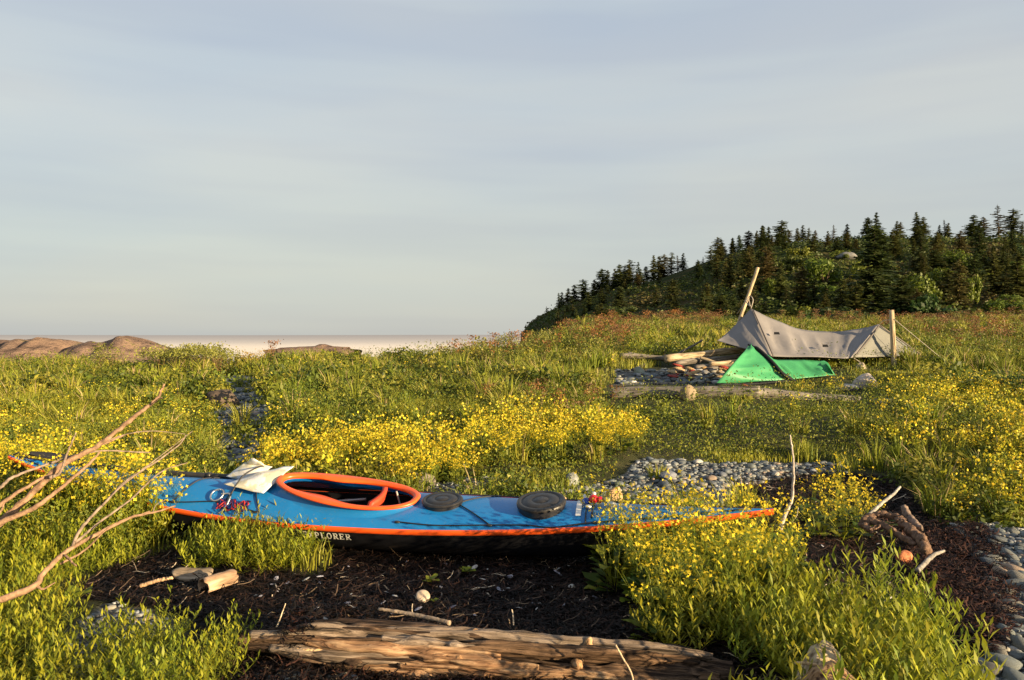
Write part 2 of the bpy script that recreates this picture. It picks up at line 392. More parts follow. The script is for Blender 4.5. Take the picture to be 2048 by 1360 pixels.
mpn = N(t, 'ShaderNodeMapping'); mpn.inputs['Scale'].default_value = (0.25, 0.5, 1.3); t.links.new(tcn.outputs['Object'], mpn.inputs[0])
n = N(t, 'ShaderNodeTexNoise', inp={'Scale': 0.9, 'Detail': 10.0, 'Roughness': 0.72}); t.links.new(mpn.outputs[0], n.inputs['Vector'])
r = ramp(t, [(0.34, (0.035, 0.028, 0.026)), (0.46, (0.17, 0.115, 0.09)), (0.58, (0.25, 0.17, 0.125)), (0.70, (0.11, 0.11, 0.035))], n.outputs[0]); setc(t, p, 'Base Color', r.outputs[0]); p.inputs['Roughness'].default_value = 0.95; p.inputs['Specular IOR Level'].default_value = 0.1; bump(t, p, n.outputs[0], 0.8); ISLE = m
headland('rocky_headland', [(-260, 700), (-150, 690), (-60, 680), (0, 681), (40, 683), (75, 678), (110, 677), (145, 683), (170, 688), (200, 684), (222, 678), (240, 672), (258, 671), (280, 679), (300, 689), (325, 692), (350, 702)], 120, 30, 'brown rocky headland beyond the left meadow', 3.0, (1, 1, 1))
headland('low_reef', [(535, 699), (560, 695), (600, 693), (630, 692), (646, 688), (655, 688), (664, 692), (690, 694), (712, 699)], 150, 10, 'low dark reef far out on the sea', 8.0, (1, 1, 1), 0.12)

# the wooded hill
HILLSKY = [(1040, 668), (1060, 648), (1075, 634), (1095, 625), (1130, 612), (1180, 598), (1240, 578), (1320, 557), (1400, 528), (1480, 500), (1560, 490), (1640, 484), (1740, 476), (1900, 478), (2048, 476), (2300, 470), (2600, 470)]
def hillz(u, v):
    """u photo column, v 0..1 from the foot to the crest"""
    sy = np.interp(u, [q[0] for q in HILLSKY], [q[1] for q in HILLSKY])
    Yc = 165 - 0.012 * (u - 1040); Yf = 66 + 0.01 * (u - 1040)
    Y = Yf + (Yc - Yf) * v
    zc = H + (680 - sy) / F * Yc
    zf = np.interp(u, [1040, 1230], [-3.0, 1.2])
    z = zf + (zc - zf) * (0.55 * v + 0.45 * v * v * (3 - 2 * v)) + (0.9 * fbm(u * 0.02, v * 7 + 2, o=3)) * np.sin(np.pi * np.clip(v, 0, 1)) * np.clip((u - 1040) / 200, 0, 1)
    return (u - 1024) / F * Y, Y, z
m, t, p, o = newmat('hill_turf'); tcn = N(t, 'ShaderNodeTexCoord'); n = N(t, 'ShaderNodeTexNoise', inp={'Scale': 0.13, 'Detail': 8.0, 'Roughness': 0.65}); t.links.new(tcn.outputs['Object'], n.inputs['Vector'])
r = ramp(t, [(0.35, (0.015, 0.025, 0.007)), (0.5, (0.035, 0.045, 0.012)), (0.6, (0.07, 0.05, 0.02)), (0.7, (0.045, 0.055, 0.014))], n.outputs[0]); setc(t, p, 'Base Color', r.outputs[0]); p.inputs['Roughness'].default_value = 1.0; p.inputs['Specular IOR Level'].default_value = 0.05
nb = N(t, 'ShaderNodeTexNoise', inp={'Scale': 1.4, 'Detail': 6.0}); t.links.new(tcn.outputs['Object'], nb.inputs['Vector']); bump(t, p, nb.outputs[0], 0.9); HILLM = m
us = np.linspace(1036, 2900, 300); vs = np.linspace(-0.12, 1.35, 60); U, Vv = np.meshgrid(us, vs)
X, Y, Z = hillz(U, np.minimum(Vv, 1.0)); X2 = (U - 1024) / F * 165
back = np.clip(Vv - 1, 0, None); Y = Y + back * 160; X = X + back * X2 * 0.9; Z = np.where(Vv > 1, Z - back * 34, Z); Z = np.where(Vv < 0, Z - 6, Z)
Z = np.where(U < 1038, -9, Z)
nyy, nxx = X.shape; i = np.arange(nyy - 1)[:, None] * nxx + np.arange(nxx - 1)[None]
hill = mesh_np('hill', np.stack([X, Y, Z], -1).reshape(-1, 3), [np.stack([i, i + 1, i + nxx + 1, i + nxx], -1).reshape(-1, 4)], HILLM, None, True); tag(hill, kind='structure')

# ------------------------------------------------------------------ KAYAK
KC = Vector((-1.035, 5.13, 0.0)); KL = 5.17; KRZ = math.atan2(-1.26, 5.01)
kay = empty('sea_kayak', (KC.x, KC.y, 0.03)); kay.rotation_euler = (Matrix.Rotation(KRZ, 4, 'Z') @ Matrix.Rotation(math.radians(13.5), 4, 'X')).to_euler()
tag(kay, 'blue sea kayak with orange seam, black hull and orange cockpit rim', 'kayak')
def kb(s): return 0.272 * np.clip(1 - np.abs(s) ** 2.0, 0, 1) ** 1.05 + 0.006
def kzs(s): return 0.215 + 0.13 * np.clip(s, 0, 1) ** 2.2 + 0.25 * np.clip(-s, 0, 1) ** 2.4
def kzk(s): return np.where(s > 0, 0.27 * np.clip(s, 0, 1) ** 5.0, 0.38 * np.clip(-s, 0, 1) ** 4.0)
def kcr(s): return np.interp(s, [-1, -0.8, -0.5, -0.25, -0.12, 0.1, 0.25, 0.6, 1], [0.012, 0.05, 0.095, 0.135, 0.14, 0.07, 0.058, 0.045, 0.01])
def kp(s): return np.interp(s, [-1, -0.3, 0.1, 1], [1.5, 1.7, 2.4, 2.4])
def dk(s, t, up=0.0):
    """point on the deck; t across (-1 near side .. 1 far side)"""
    s = np.asarray(s, float); t = np.asarray(t, float)
    return np.stack([s * KL / 2 + 0 * t, kb(s) * t, kzs(s) + kcr(s) * (1 - np.abs(t) ** kp(s)) + up], -1)
# cockpit outline (local metres)
CX = 0.010
def coam(phi, off=0.0, inner=0.0):
    x = CX + (0.465 + off) * np.cos(phi) * (1)
    w = (0.195 + 0.022 * np.cos(phi) + off)
    y = w * np.sign(np.sin(phi)) * np.abs(np.sin(phi)) ** 0.92
    if inner:
        br = np.exp(-((np.cos(phi) + 0.28) / 0.34) ** 2) * 0.045 * inner
        y = y - np.sign(np.sin(phi)) * br * np.abs(np.sin(phi)) ** 1.5
    return x, y
def rimz(x): return 0.335 + 0.050 * np.clip(-(x - CX) / 0.465, -1, 1) + 0.018 * ((x - CX) / 0.465) ** 2
def skinmat():
    m, t, p, o = newmat('kayak_deck_blue'); tcn = N(t, 'ShaderNodeTexCoord')
    n = N(t, 'ShaderNodeTexNoise', inp={'Scale': 3.0, 'Detail': 6.0}); t.links.new(tcn.outputs['Object'], n.inputs['Vector'])
    r = ramp(t, [(0.3, (0.006, 0.150, 0.42)), (0.7, (0.010, 0.180, 0.47))], n.outputs[0])
    n3 = N(t, 'ShaderNodeTexNoise', inp={'Scale': 55.0, 'Detail': 8.0, 'Roughness': 0.8}); t.links.new(tcn.outputs['Object'], n3.inputs['Vector'])
    d = ramp(t, [(0.55, 0.0), (0.72, 0.5)], n3.outputs[0])
    setc(t, p, 'Base Color', mixc(t, d.outputs[0], r.outputs[0], (0.16, 0.2, 0.22)))
    rr = ramp(t, [(0.3, 0.26), (0.7, 0.42)], n3.outputs[0]); t.links.new(rr.outputs[0], p.inputs['Roughness']); p.inputs['Specular IOR Level'].default_value = 0.5
    n4 = N(t, 'ShaderNodeTexNoise', inp={'Scale': 8.0, 'Detail': 2.0}); t.links.new(tcn.outputs['Object'], n4.inputs['Vector']); bump(t, p, n4.outputs[0], 0.006, 0.4)
    return m
BLUE = skinmat()
ORANGE = plain('gelcoat_orange', (0.80, 0.10, 0.012), 0.33, 0.5, 0.10, 12)
HULLM = plain('hull_black', (0.008, 0.008, 0.010), 0.4, 0.3, 0.3, 8)
ns, ntt = 420, 49
S, Tt = np.meshgrid(np.linspace(-1, 1, ns), np.linspace(-1, 1, ntt), indexing='ij')
V = dk(S, Tt)
# raise the deck into the cockpit coaming
ex = (V[..., 0] - CX) / 0.53; ey = V[..., 1] / 0.235; rr_ = np.sqrt(ex ** 2 + ey ** 2)
V[..., 2] = V[..., 2]
V = V.reshape(-1, 3); i = np.arange(ns - 1)[:, None] * ntt + np.arange(ntt - 1)[None]
Q = np.stack([i, i + ntt, i + ntt + 1, i + 1], -1).reshape(-1, 4)
cen = V[Q].mean(1); inside = ((cen[:, 0] - CX) / 0.445) ** 2 + (np.abs(cen[:, 1]) / 0.180) ** 2 < 1
mesh_np('deck', V, [Q[~inside]], BLUE, None, True, kay)
# hull
nph = 20; ph = np.linspace(0, math.pi, 2 * nph + 1)
Sg, Ph = np.meshgrid(np.linspace(-1, 1, 220), ph, indexing='ij')
yy = kb(Sg) * np.sign(np.cos(Ph)) * np.abs(np.cos(Ph)) ** 0.75 * -1
zz = kzs(Sg) - (kzs(Sg) - kzk(Sg)) * np.sin(Ph) ** 0.85 - 0.001
V = np.stack([Sg * KL / 2, yy, zz], -1).reshape(-1, 3); n_ = len(ph); i = np.arange(219)[:, None] * n_ + np.arange(n_ - 1)[None]
mesh_np('hull', V, [np.stack([i, i + 1, i + n_ + 1, i + n_], -1).reshape(-1, 4)], HULLM, None, True, kay)
# seam strip
b = MB()
for sd in (-1, 1):
    sp = np.linspace(-1, 1, 200); Vs = []
    for s in sp:
        y = float(kb(s)); z = float(kzs(s)); o_ = 0.006
        Vs += [(s * KL / 2, sd * (y - 0.001), z + 0.011), (s * KL / 2, sd * (y + o_), z + 0.008), (s * KL / 2, sd * (y + o_), z - 0.020), (s * KL / 2, sd * (y - 0.002), z - 0.026)]
    b.add(Vs, [(k * 4 + j, (k + 1) * 4 + j, (k + 1) * 4 + j + 1, k * 4 + j + 1) for k in range(199) for j in range(3)])
b.build('seam_strip', ORANGE, kay, True)
# coaming: flat orange rim with a lip, thigh braces on the inner side, blue skirt below
b = MB(); nph = 96; Vs = []
for k in range(nph):
    f = 2 * math.pi * k / nph
    prof = [(-0.008, 0.0, -0.018, 0), (0.012, 0.0, -0.012, 0), (0.016, 0.0, -0.002, 0), (0.008, 0.0, 0.006, 0), (-0.013, 0.3, 0.006, 1), (-0.027, 1.0, 0.0, 1), (-0.031, 1.0, -0.009, 1), (-0.026, 0.6, -0.022, 1)]
    for off, inn, dz, _ in prof:
        x, y = coam(f, off, inn); Vs.append((float(x), float(y), float(rimz(x)) + dz))
np_ = 8
b.add(Vs, [(k * np_ + j, ((k + 1) % nph) * np_ + j, ((k + 1) % nph) * np_ + j + 1, k * np_ + j + 1) for k in range(nph) for j in range(np_ - 1)])
rim = b.build('cockpit_rim', ORANGE, kay, True)
b = MB(); Vs = []
for k in range(nph):
    f = 2 * math.pi * k / nph
    x0, y0 = coam(f, -0.006); x1, y1 = coam(f, -0.004); x2, y2 = coam(f, 0.030)
    zt = float(rimz(x0)) - 0.012; s2 = float(x2) / (KL / 2); t2 = min(1, abs(float(y2)) / float(kb(s2)))
    zb = float(dk(s2, t2)[2]) - 0.003; ym = np.sign(y2) * min(abs(float(y2)), float(kb(s2)) * 0.985)
    Vs += [(float(x0), float(y0), zt), (float(x1), float(y1), zt * 0.55 + zb * 0.45), (float(x2) * 0.6 + float(x1) * 0.4, float(ym) * 0.6 + float(y1) * 0.4, zt * 0.15 + zb * 0.85), (float(x2), float(ym), zb)]
b.add(Vs, [(k * 4 + j, ((k + 1) % nph) * 4 + j, ((k + 1) % nph) * 4 + j + 1, k * 4 + j + 1) for k in range(nph) for j in range(3)])
b.build('coaming_skirt', BLUE, kay, True)
# seat, backrest, foot brace
REDF = plain('backrest_red', (0.55, 0.05, 0.015), 0.6, 0.4, 0.2, 20); GREYF = plain('seat_grey', (0.05, 0.05, 0.055), 0.6)
b = MB(); sx = np.linspace(-0.16, 0.16, 12); sy_ = np.linspace(-0.18, 0.18, 13); Vs = [(0.02 + x, y, 0.085 + 0.9 * y * y + 0.25 * max(0, x) ** 1.5 + 0.02 * math.sin(y * 16) ** 2) for x in sx for y in sy_]
b.add(Vs, [(i_ * 13 + j, i_ * 13 + j + 1, (i_ + 1) * 13 + j + 1, (i_ + 1) * 13 + j) for i_ in range(11) for j in range(12)]); so = b.build('seat', GREYF, kay, True); mo = so.modifiers.new('s', 'SOLIDIFY'); mo.thickness = 0.012
b = MB(); Vs = []
for i_ in range(10):
    for j in range(15):
        y = -0.155 + 0.31 * j / 14; z = i_ / 9
        Vs.append((0.17 + 0.09 * z - 1.2 * y * y, y * (1 - 0.2 * z * z), 0.10 + 0.215 * z))
b.add(Vs, [(i_ * 15 + j, i_ * 15 + j + 1, (i_ + 1) * 15 + j + 1, (i_ + 1) * 15 + j) for i_ in range(9) for j in range(14)]); so = b.build('backrest', REDF, kay, True); mo = so.modifiers.new('s', 'SOLIDIFY'); mo.thickness = 0.03
b = MB(); tube(b, [(-0.38, 0.12, 0.17), (0.05, 0.17, 0.20)], 0.012, 8); tube(b, [(-0.30, -0.12, 0.15), (0.05, -0.17, 0.18)], 0.012, 8); b.build('foot_brace_rail', plain('alloy', (0.35, 0.35, 0.36), 0.35, 0.5, metal=0.8), kay)
b = MB(); tube(b, spline([(0.40, -0.10, 0.30), (0.36, 0, 0.22), (0.33, 0.09, 0.16), (0.30, 0.1, 0.30)], 14), 0.006, 6); b.build('backrest_strap', plain('strap_grey', (0.35, 0.33, 0.3), 0.6), kay)
# hatch covers
def hatch(s, t, ax, ay, hgt, name='hatch_cover'):
    c0 = dk(s, t); e = 0.02
    nx_ = dk(s + e, t) - dk(s - e, t); nx_ /= np.linalg.norm(nx_); ny_ = dk(s, t + 0.1) - dk(s, t - 0.1); ny_ /= np.linalg.norm(ny_); nz_ = np.cross(nx_, ny_)
    prof = [(1.0, -0.030), (1.0, 0.012), (1.04, 0.020), (1.045, hgt - 0.014), (1.02, hgt - 0.003), (0.96, hgt + 0.001), (0.86, hgt), (0.83, hgt - 0.006), (0.78, hgt - 0.006), (0.74, hgt + 0.001), (0.4, hgt + 0.003), (0.34, hgt - 0.002), (0.30, hgt + 0.004), (0.0, hgt + 0.004)]
    n = 48; Vs = []
    for k in range(n):
        f = 2 * math.pi * k / n
        for r_, z in prof: Vs.append(c0 + nx_ * ax * r_ * math.cos(f) + ny_ * ay * r_ * math.sin(f) + nz_ * z)
    q = len(prof); b = MB(); b.add(Vs, [(k * q + j, ((k + 1) % n) * q + j, ((k + 1) % n) * q + j + 1, k * q + j + 1) for k in range(n) for j in range(q - 1)])
    return b.build(name, BLACKM, kay, True)
hatch(0.248, 0.02, 0.125, 0.108, 0.030); hatch(0.490, 0.0, 0.142, 0.136, 0.046)
# deck lines and bungees
def dline(ptsST, r=0.004, n=40, up=0.006, name='deck_line', mat=ROPEM):
    st = spline(ptsST, n); b = MB(); tube(b, [dk(a_[0], a_[1], up) for a_ in st], r, 6); return b.build(name, mat, kay, True)
dline([(0.165, -0.80), (0.26, -0.86), (0.385, -0.84), (0.47, -0.86), (0.53, -0.95), (0.62, -0.84), (0.80, -0.72), (0.95, -0.4)], n=60)
dline([(0.165, 0.84), (0.36, 0.86), (0.50, 0.92), (0.62, 0.86), (0.80, 0.76), (0.95, 0.4)], n=60)
dline([(0.285, 0.0), (0.385, -0.84)], n=16); dline([(0.285, 0.0), (0.365, 0.86)], n=16)
dline([(-0.20, -0.84), (-0.32, -0.70), (-0.45, -0.84), (-0.62, -0.80), (-0.85, -0.7), (-0.97, -0.3)], n=60)
dline([(-0.20, 0.84), (-0.45, 0.86), (-0.62, 0.82), (-0.85, 0.7), (-0.97, 0.3)], n=60)
dline([(-0.44, -0.84), (-0.40, 0.2), (-0.36, 0.86)], n=20, name='bungee'); dline([(-0.30, -0.80), (-0.26, 0.86)], n=20, name='bungee')
dline([(-0.19, -0.84), (-0.225, -0.3), (-0.24, 0.86)], n=20, name='bungee'); dline([(0.60, -0.84), (0.595, 0.1), (0.60, 0.86)], n=16, name='bungee')
for s, t_ in ((0.165, -0.80), (0.285, 0.0), (0.385, -0.84), (0.62, -0.84), (0.365, 0.86), (-0.20, -0.84), (-0.44, -0.84), (-0.30, -0.80), (0.8, -0.72)):
    b = MB(); v, tt = ico(2); c0 = dk(s, t_); b.add(v * np.array([0.020, 0.012, 0.008]) + c0 + np.array([0, 0, 0.004]), [tuple(f) for f in tt]); b.build('deck_fitting', BLACKM, kay, True)
# bow toggle and stern toggle
b = MB(); tube(b, spline([dk(-0.985, 0, 0.01), dk(-0.96, 0, 0.035), dk(-0.93, 0, 0.01)], 10), 0.006, 6); b.build('bow_toggle', BLACKM, kay, True)
# lettering on the hull side, facing the camera (-y)
LET = plain('lettering_white', (0.62, 0.60, 0.52), 0.6, 0.3, 0.35, 60)
def bar(x0, y0, x1, y1, w): # thick stroke as quad in letter plane
    d = np.array([x1 - x0, y1 - y0]); d = d / (np.linalg.norm(d) + 1e-9); n = np.array([-d[1], d[0]]) * w / 2
    return [(x0 - n[0], y0 - n[1]), (x1 - n[0], y1 - n[1]), (x1 + n[0], y1 + n[1]), (x0 + n[0], y0 + n[1])]
def arc(cx, cy, rx, ry, a0, a1, w, n=10):
    out = []
    for k in range(n):
        p0 = a0 + (a1 - a0) * k / n; p1 = a0 + (a1 - a0) * (k + 1) / n
        out.append([(cx + (rx - w / 2) * math.cos(p0), cy + (ry - w / 3) * math.sin(p0)), (cx + (rx + w / 2) * math.cos(p0), cy + (ry + w / 3) * math.sin(p0)), (cx + (rx + w / 2) * math.cos(p1), cy + (ry + w / 3) * math.sin(p1)), (cx + (rx - w / 2) * math.cos(p1), cy + (ry - w / 3) * math.sin(p1))])
    return out
def glyph(ch):
    T_, t_ = 0.24, 0.12; q = []
    if ch in 'EPLR': q += [bar(0.2, 0, 0.2, 1, T_), bar(0, 0.045, 0.42, 0.045, 0.09), bar(0, 0.955, 0.42, 0.955, 0.09)]
    if ch == 'E': q += [bar(0.2, 0.06, 0.78, 0.06, t_), bar(0.2, 0.5, 0.6, 0.5, t_), bar(0.2, 0.94, 0.78, 0.94, t_), bar(0.75, 0, 0.75, 0.28, 0.08), bar(0.75, 0.72, 0.75, 1, 0.08), bar(0.6, 0.36, 0.6, 0.64, 0.08)]
    if ch == 'L': q += [bar(0.2, 0.06, 0.78, 0.06, t_), bar(0.75, 0, 0.75, 0.3, 0.08)]
    if ch in 'PR': q += [bar(0.2, 0.94, 0.5, 0.94, t_), bar(0.2, 0.47, 0.5, 0.47, t_)] + arc(0.5, 0.705, 0.2, 0.235, -math.pi / 2, math.pi / 2, 0.2)
    if ch == 'R': q += [bar(0.42, 0.46, 0.78, 0.05, 0.2), bar(0.65, 0.045, 0.92, 0.045, 0.09)]
    if ch == 'O': q += arc(0.42, 0.5, 0.33, 0.46, 0, 2 * math.pi, 0.2, 20)
    if ch == 'X': q += [bar(0.1, 0.97, 0.72, 0.03, 0.22), bar(0.72, 0.97, 0.1, 0.03, 0.12), bar(0, 0.955, 0.3, 0.955, 0.09), bar(0.52, 0.955, 0.85, 0.955, 0.09), bar(0, 0.045, 0.3, 0.045, 0.09), bar(0.52, 0.045, 0.85, 0.045, 0.09)]
    return q
def hullpt(x, dz):
    s = x / (KL / 2); z = float(kzs(s)) - dz; k = (dz) / float(kzs(s) - kzk(s)); sp = np.clip(k, 0, 1) ** (1 / 0.85); y = float(kb(s)) * (1 - sp ** 2) ** 0.375
    return (x, -(y + 0.003), z)
b = MB(); x0 = -0.180
for kk, ch in enumerate('EXPLORER'):
    for j, q in enumerate(glyph(ch)):
        b.add([hullpt(x0 + kk * 0.041 + u_ * 0.039, 0.034 + (1 - v_) * 0.042) for u_, v_ in q], [(0, 1, 2, 3)])
b.build('lettering', LET, kay)

# ------------------------------------------------------------------ things lying on the kayak
KM = kay.matrix_basis.copy() if False else (Matrix.Translation(kay.location) @ kay.rotation_euler.to_matrix().to_4x4())
def kw(p_): return KM @ Vector(tuple(p_))
# chart
m, t, p, o = newmat('paper_chart'); tcn = N(t, 'ShaderNodeTexCoord'); n = N(t, 'ShaderNodeTexNoise', inp={'Scale': 9.0, 'Detail': 5.0}); t.links.new(tcn.outputs['Object'], n.inputs['Vector'])
n2 = N(t, 'ShaderNodeTexNoise', inp={'Scale': 60.0, 'Detail': 3.0}); t.links.new(tcn.outputs['Object'], n2.inputs['Vector'])
land = ramp(t, [(0.52, (0.72, 0.70, 0.68)), (0.56, (0.66, 0.60, 0.42)), (0.66, (0.52, 0.48, 0.36))], n.outputs[0]); ink = ramp(t, [(0.62, 0.0), (0.68, 0.55)], n2.outputs[0])
setc(t, p, 'Base Color', mixc(t, ink.outputs[0], land.outputs[0], (0.2, 0.2, 0.22))); p.inputs['Roughness'].default_value = 0.35; p.inputs['Coat Weight'].default_value = 0.4; CHARTM = m
def sheet(c00, c10, c11, c01, lift, n=14, name='chart_sheet', mat=CHARTM, parent=None, seed=0, curl=0.012):
    """c in (s,t,up) on deck; bilinear with ripples"""
    b = MB(); Vs = []
    for i_ in range(n + 1):
        for j in range(n + 1):
            u_, v_ = i_ / n, j / n
            q = (np.array(c00) * (1 - u_) * (1 - v_) + np.array(c10) * u_ * (1 - v_) + np.array(c11) * u_ * v_ + np.array(c01) * (1 - u_) * v_)
            up = q[2] + lift + curl * float(vn(u_ * 3 + seed, v_ * 3)) + 0.006 * float(vn(u_ * 9, v_ * 9 + seed))
            x = q[0] * KL / 2; y = q[1] * 0.25; tt_ = np.clip(y / float(kb(q[0])), -1, 1)
            Vs.append(kw((x, y, float(dk(q[0], tt_)[2]) + max(up, 0.008))))
    b.add(Vs, [(i_ * (n + 1) + j, (i_ + 1) * (n + 1) + j, (i_ + 1) * (n + 1) + j + 1, i_ * (n + 1) + j + 1) for i_ in range(n) for j in range(n)])
    ob = b.build(name, mat, parent, True); mo = ob.modifiers.new('t', 'SOLIDIFY'); mo.thickness = 0.003; mo.offset = 0; return ob
ch = empty('folded_chart'); tag(ch, 'folded white paper chart in two leaves held by bungee before the orange cockpit', 'chart')
_S, _T = np.meshgrid(np.linspace(-.45, -.05, 90), np.linspace(-1, 1, 60)); _D = np.array([kw(q) for q in dk(_S, _T).reshape(-1, 3)]); _PX = 1024 + F * _D[:, 0] / _D[:, 1]; _PY = 680 + F * (H - _D[:, 2]) / _D[:, 1]
def ondeck(px, py, lift):
    """point of a sheet over the deck, lifted off it by lift metres"""
    k = np.argmin((_PX - px) ** 2 + (_PY - py) ** 2); return P(px, py, _D[k, 1] - 4.5 * lift if abs(_PY[k] - py) < 4 else _D[k, 1] - .01)
def sheet2(c, name, mat=CHARTM, n=16, curl=.006, seed=0.):
    b = MB(); Vs = []; c = [np.array(ondeck(*q)) for q in c]
    for i_ in range(n + 1):
        for j in range(n + 1):
            u_, v_ = i_ / n, j / n; q = c[0] * (1 - u_) * (1 - v_) + c[1] * u_ * (1 - v_) + c[2] * u_ * v_ + c[3] * (1 - u_) * v_
            Vs.append(q + np.array([0, -.02, .02]) * math.sin(math.pi * u_) * math.sin(math.pi * v_) + np.array([0, -.5, 1]) * curl * (float(vn(u_ * 3 + seed, v_ * 3)) + .4 * float(vn(u_ * 8, v_ * 8 + seed))))
    b.add(Vs, [(i_ * (n + 1) + j, (i_ + 1) * (n + 1) + j, (i_ + 1) * (n + 1) + j + 1, i_ * (n + 1) + j + 1) for i_ in range(n) for j in range(n)])
    ob = b.build(name, mat, ch, True); mo = ob.modifiers.new('t', 'SOLIDIFY'); mo.thickness = 0.003; mo.offset = 0; return ob
sheet2([(447, 969, .015), (527, 987, .012), (588, 931, .02), (520, 944, .02)], 'chart_sheet', seed=1.)
sheet2([(452, 953, .025), (503, 963, .03), (545, 934, .03), (490, 923, .03)], 'chart_sheet', seed=5.)
sheet2([(492, 927, .02), (502, 915, .02), (522, 924, .02), (532, 935, .025)], 'chart_flap', seed=9., n=8)
b = MB(); tube(b, [kw(q) for q in spline([dk(-0.290, -0.80, 0.008), dk(-0.275, -0.3, 0.055), dk(-0.262, 0.05, 0.075), dk(-0.243, 0.5, 0.10), dk(-0.225, 0.9, 0.05)], 24)], 0.005, 6)
b.build('bungee_cord', ROPEM, ch, True)
# spare paddle along the foredeck
pd = empty('spare_paddle'); tag(pd, 'black two part paddle strapped along the far side of the foredeck', 'paddle')
b = MB(); pa = [kw(dk(s, t_, 0.022)) for s, t_ in ((-0.82, 0.5), (-0.66, 0.55), (-0.55, 0.55), (-0.43, 0.62), (-0.30, 0.66))]; tube(b, spline(pa, 20), 0.017, 10); b.build('shaft', BLACKM, pd, True)
b = MB(); Vs = []
for i_ in range(15):
    f = i_ / 14; s = -0.80 - 0.15 * f; wv = 0.045 * math.sin(math.pi * min(1, 0.12 + 0.88 * f)) ** 0.6 + 0.004
    for j in range(5):
        c0 = dk(s, 0.9, 0.03); Vs.append(kw(c0 + np.array([0, (j - 2) / 2 * wv, 0.012 * abs(j - 2)])))
b.add(Vs, [(i_ * 5 + j, (i_ + 1) * 5 + j, (i_ + 1) * 5 + j + 1, i_ * 5 + j + 1) for i_ in range(14) for j in range(4)]); bl = b.build('blade', BLACKM, pd, True); mo = bl.modifiers.new('s', 'SOLIDIFY'); mo.thickness = 0.006
b = MB(); tube(b, [kw(dk(-0.425, 0.62, 0.022)), kw(dk(-0.415, 0.625, 0.022))], 0.024, 10); b.build('ferrule', BLACKM, pd, True)
# tow line with carabiner
tow = empty('tow_line'); tag(tow, 'red and blue cord bundle with metal clip on the near side of the foredeck', 'tow line')
REDC = plain('cord_red', (0.30, 0.02, 0.02), 0.6, 0.3, 0.6, 90); BLUC = plain('cord_navy', (0.02, 0.02, 0.10), 0.6, 0.3, 0.5, 90); ALLOY = plain('clip_alloy', (0.6, 0.58, 0.56), 0.3, 0.5, 0.1, 20, metal=0.9)
b = MB(); cc = [dk(-0.325 + 0.017 * math.cos(a_), -0.55 + 0.16 * math.sin(a_), 0.014) for a_ in np.linspace(0, 2 * math.pi, 22)]; tube(b, [kw(q) for q in cc], 0.0055, 6, cap=False); b.build('carabiner', ALLOY, tow, True)
b = MB(); tube(b, [kw(q) for q in spline([dk(-0.315, -0.5, .01), dk(-0.285, -0.55, .02), dk(-0.287, -0.85, .01), dk(-0.30, -0.95, .005)], 14)], 0.006, 6); b.build('clip_tail', ALLOY, tow, True)
for k in range(7):
    b = MB(); qs = [dk(-0.31 + 0.011 * j + 0.004 * random.uniform(-1, 1), -0.72 + 0.10 * math.sin(j * 1.9 + k) - 0.015 * k, 0.008 + 0.008 * random.random()) for j in range(9)]
    tube(b, [kw(q) for q in spline(qs, 50)], 0.0048, 5); b.build('cord_loop', REDC if k % 2 else BLUC, tow, True)
# things on the stern deck
tg = empty('deck_float'); tag(tg, 'red white and blue plastic floats tied beside the big black hatch', 'float')
RED = plain('plastic_red', (0.55, 0.012, 0.02), 0.3, 0.5, 0.1, 10); WHT = plain('plastic_white', (0.75, 0.72, 0.68), 0.4); BLU = plain('plastic_blue', (0.02, 0.06, 0.35), 0.35)
v, tt = ico(2)
def blob(par, nm, s, t_, up, r, mat, sq=(1, 1, 1)):
    b = MB(); b.add(v * np.array(sq) * r + np.array(kw(dk(s, t_, up))), [tuple(f) for f in tt]); return b.build(nm, mat, par, True)
blob(tg, 'red_float', 0.608, 0.30, 0.035, 0.030, RED, (1, 1, 0.9)); blob(tg, 'red_float', 0.622, 0.32, 0.030, 0.022, RED); blob(tg, 'blue_float', 0.592, 0.30, 0.022, 0.024, BLU, (1.6, 1, 0.8)); blob(tg, 'white_float', 0.606, 0.55, 0.055, 0.015, WHT); blob(tg, 'white_float', 0.600, -0.1, 0.016, 0.014, WHT, (1.4, 1, .8)); blob(tg, 'white_float', 0.584, 0.62, 0.03, 0.013, WHT, (0.8, 1, 1.5))
b = MB(); tube(b, [kw(dk(0.583, 0.62, 0.03)), kw(dk(0.61, 0.3, 0.02)), kw(dk(0.612, -0.7, 0.012))], 0.005, 6); b.build('tie_cord', ROPEM, tg)
tp = MB(); n_ = 12; Vs = []
for i_ in range(n_ + 1):
    for d in (-1, 1): Vs.append(dk(0.574 + d * 0.0060 + 0.0006 * i_, 0.60 - 1.15 * i_ / n_, 0.007))
tp.add(Vs, [(i_ * 2, i_ * 2 + 1, i_ * 2 + 3, i_ * 2 + 2) for i_ in range(n_)]); tpo = tp.build('white_tape', WHT, kay)
jr = empty('small_bottle'); tag(jr, 'small clear bottle with pale yellow cap on the stern deck', 'bottle')
blob(jr, 'cap', 0.640, 0.28, 0.030, 0.017, plain('cap_yellow', (0.62, 0.6, 0.22), 0.4), (1, 1, 1.2)); blob(jr, 'bottle_body', 0.652, 0.0, 0.022, 0.024, plain('cloudy_plastic', (0.5, 0.52, 0.5), 0.2), (1.2, 1, .8))

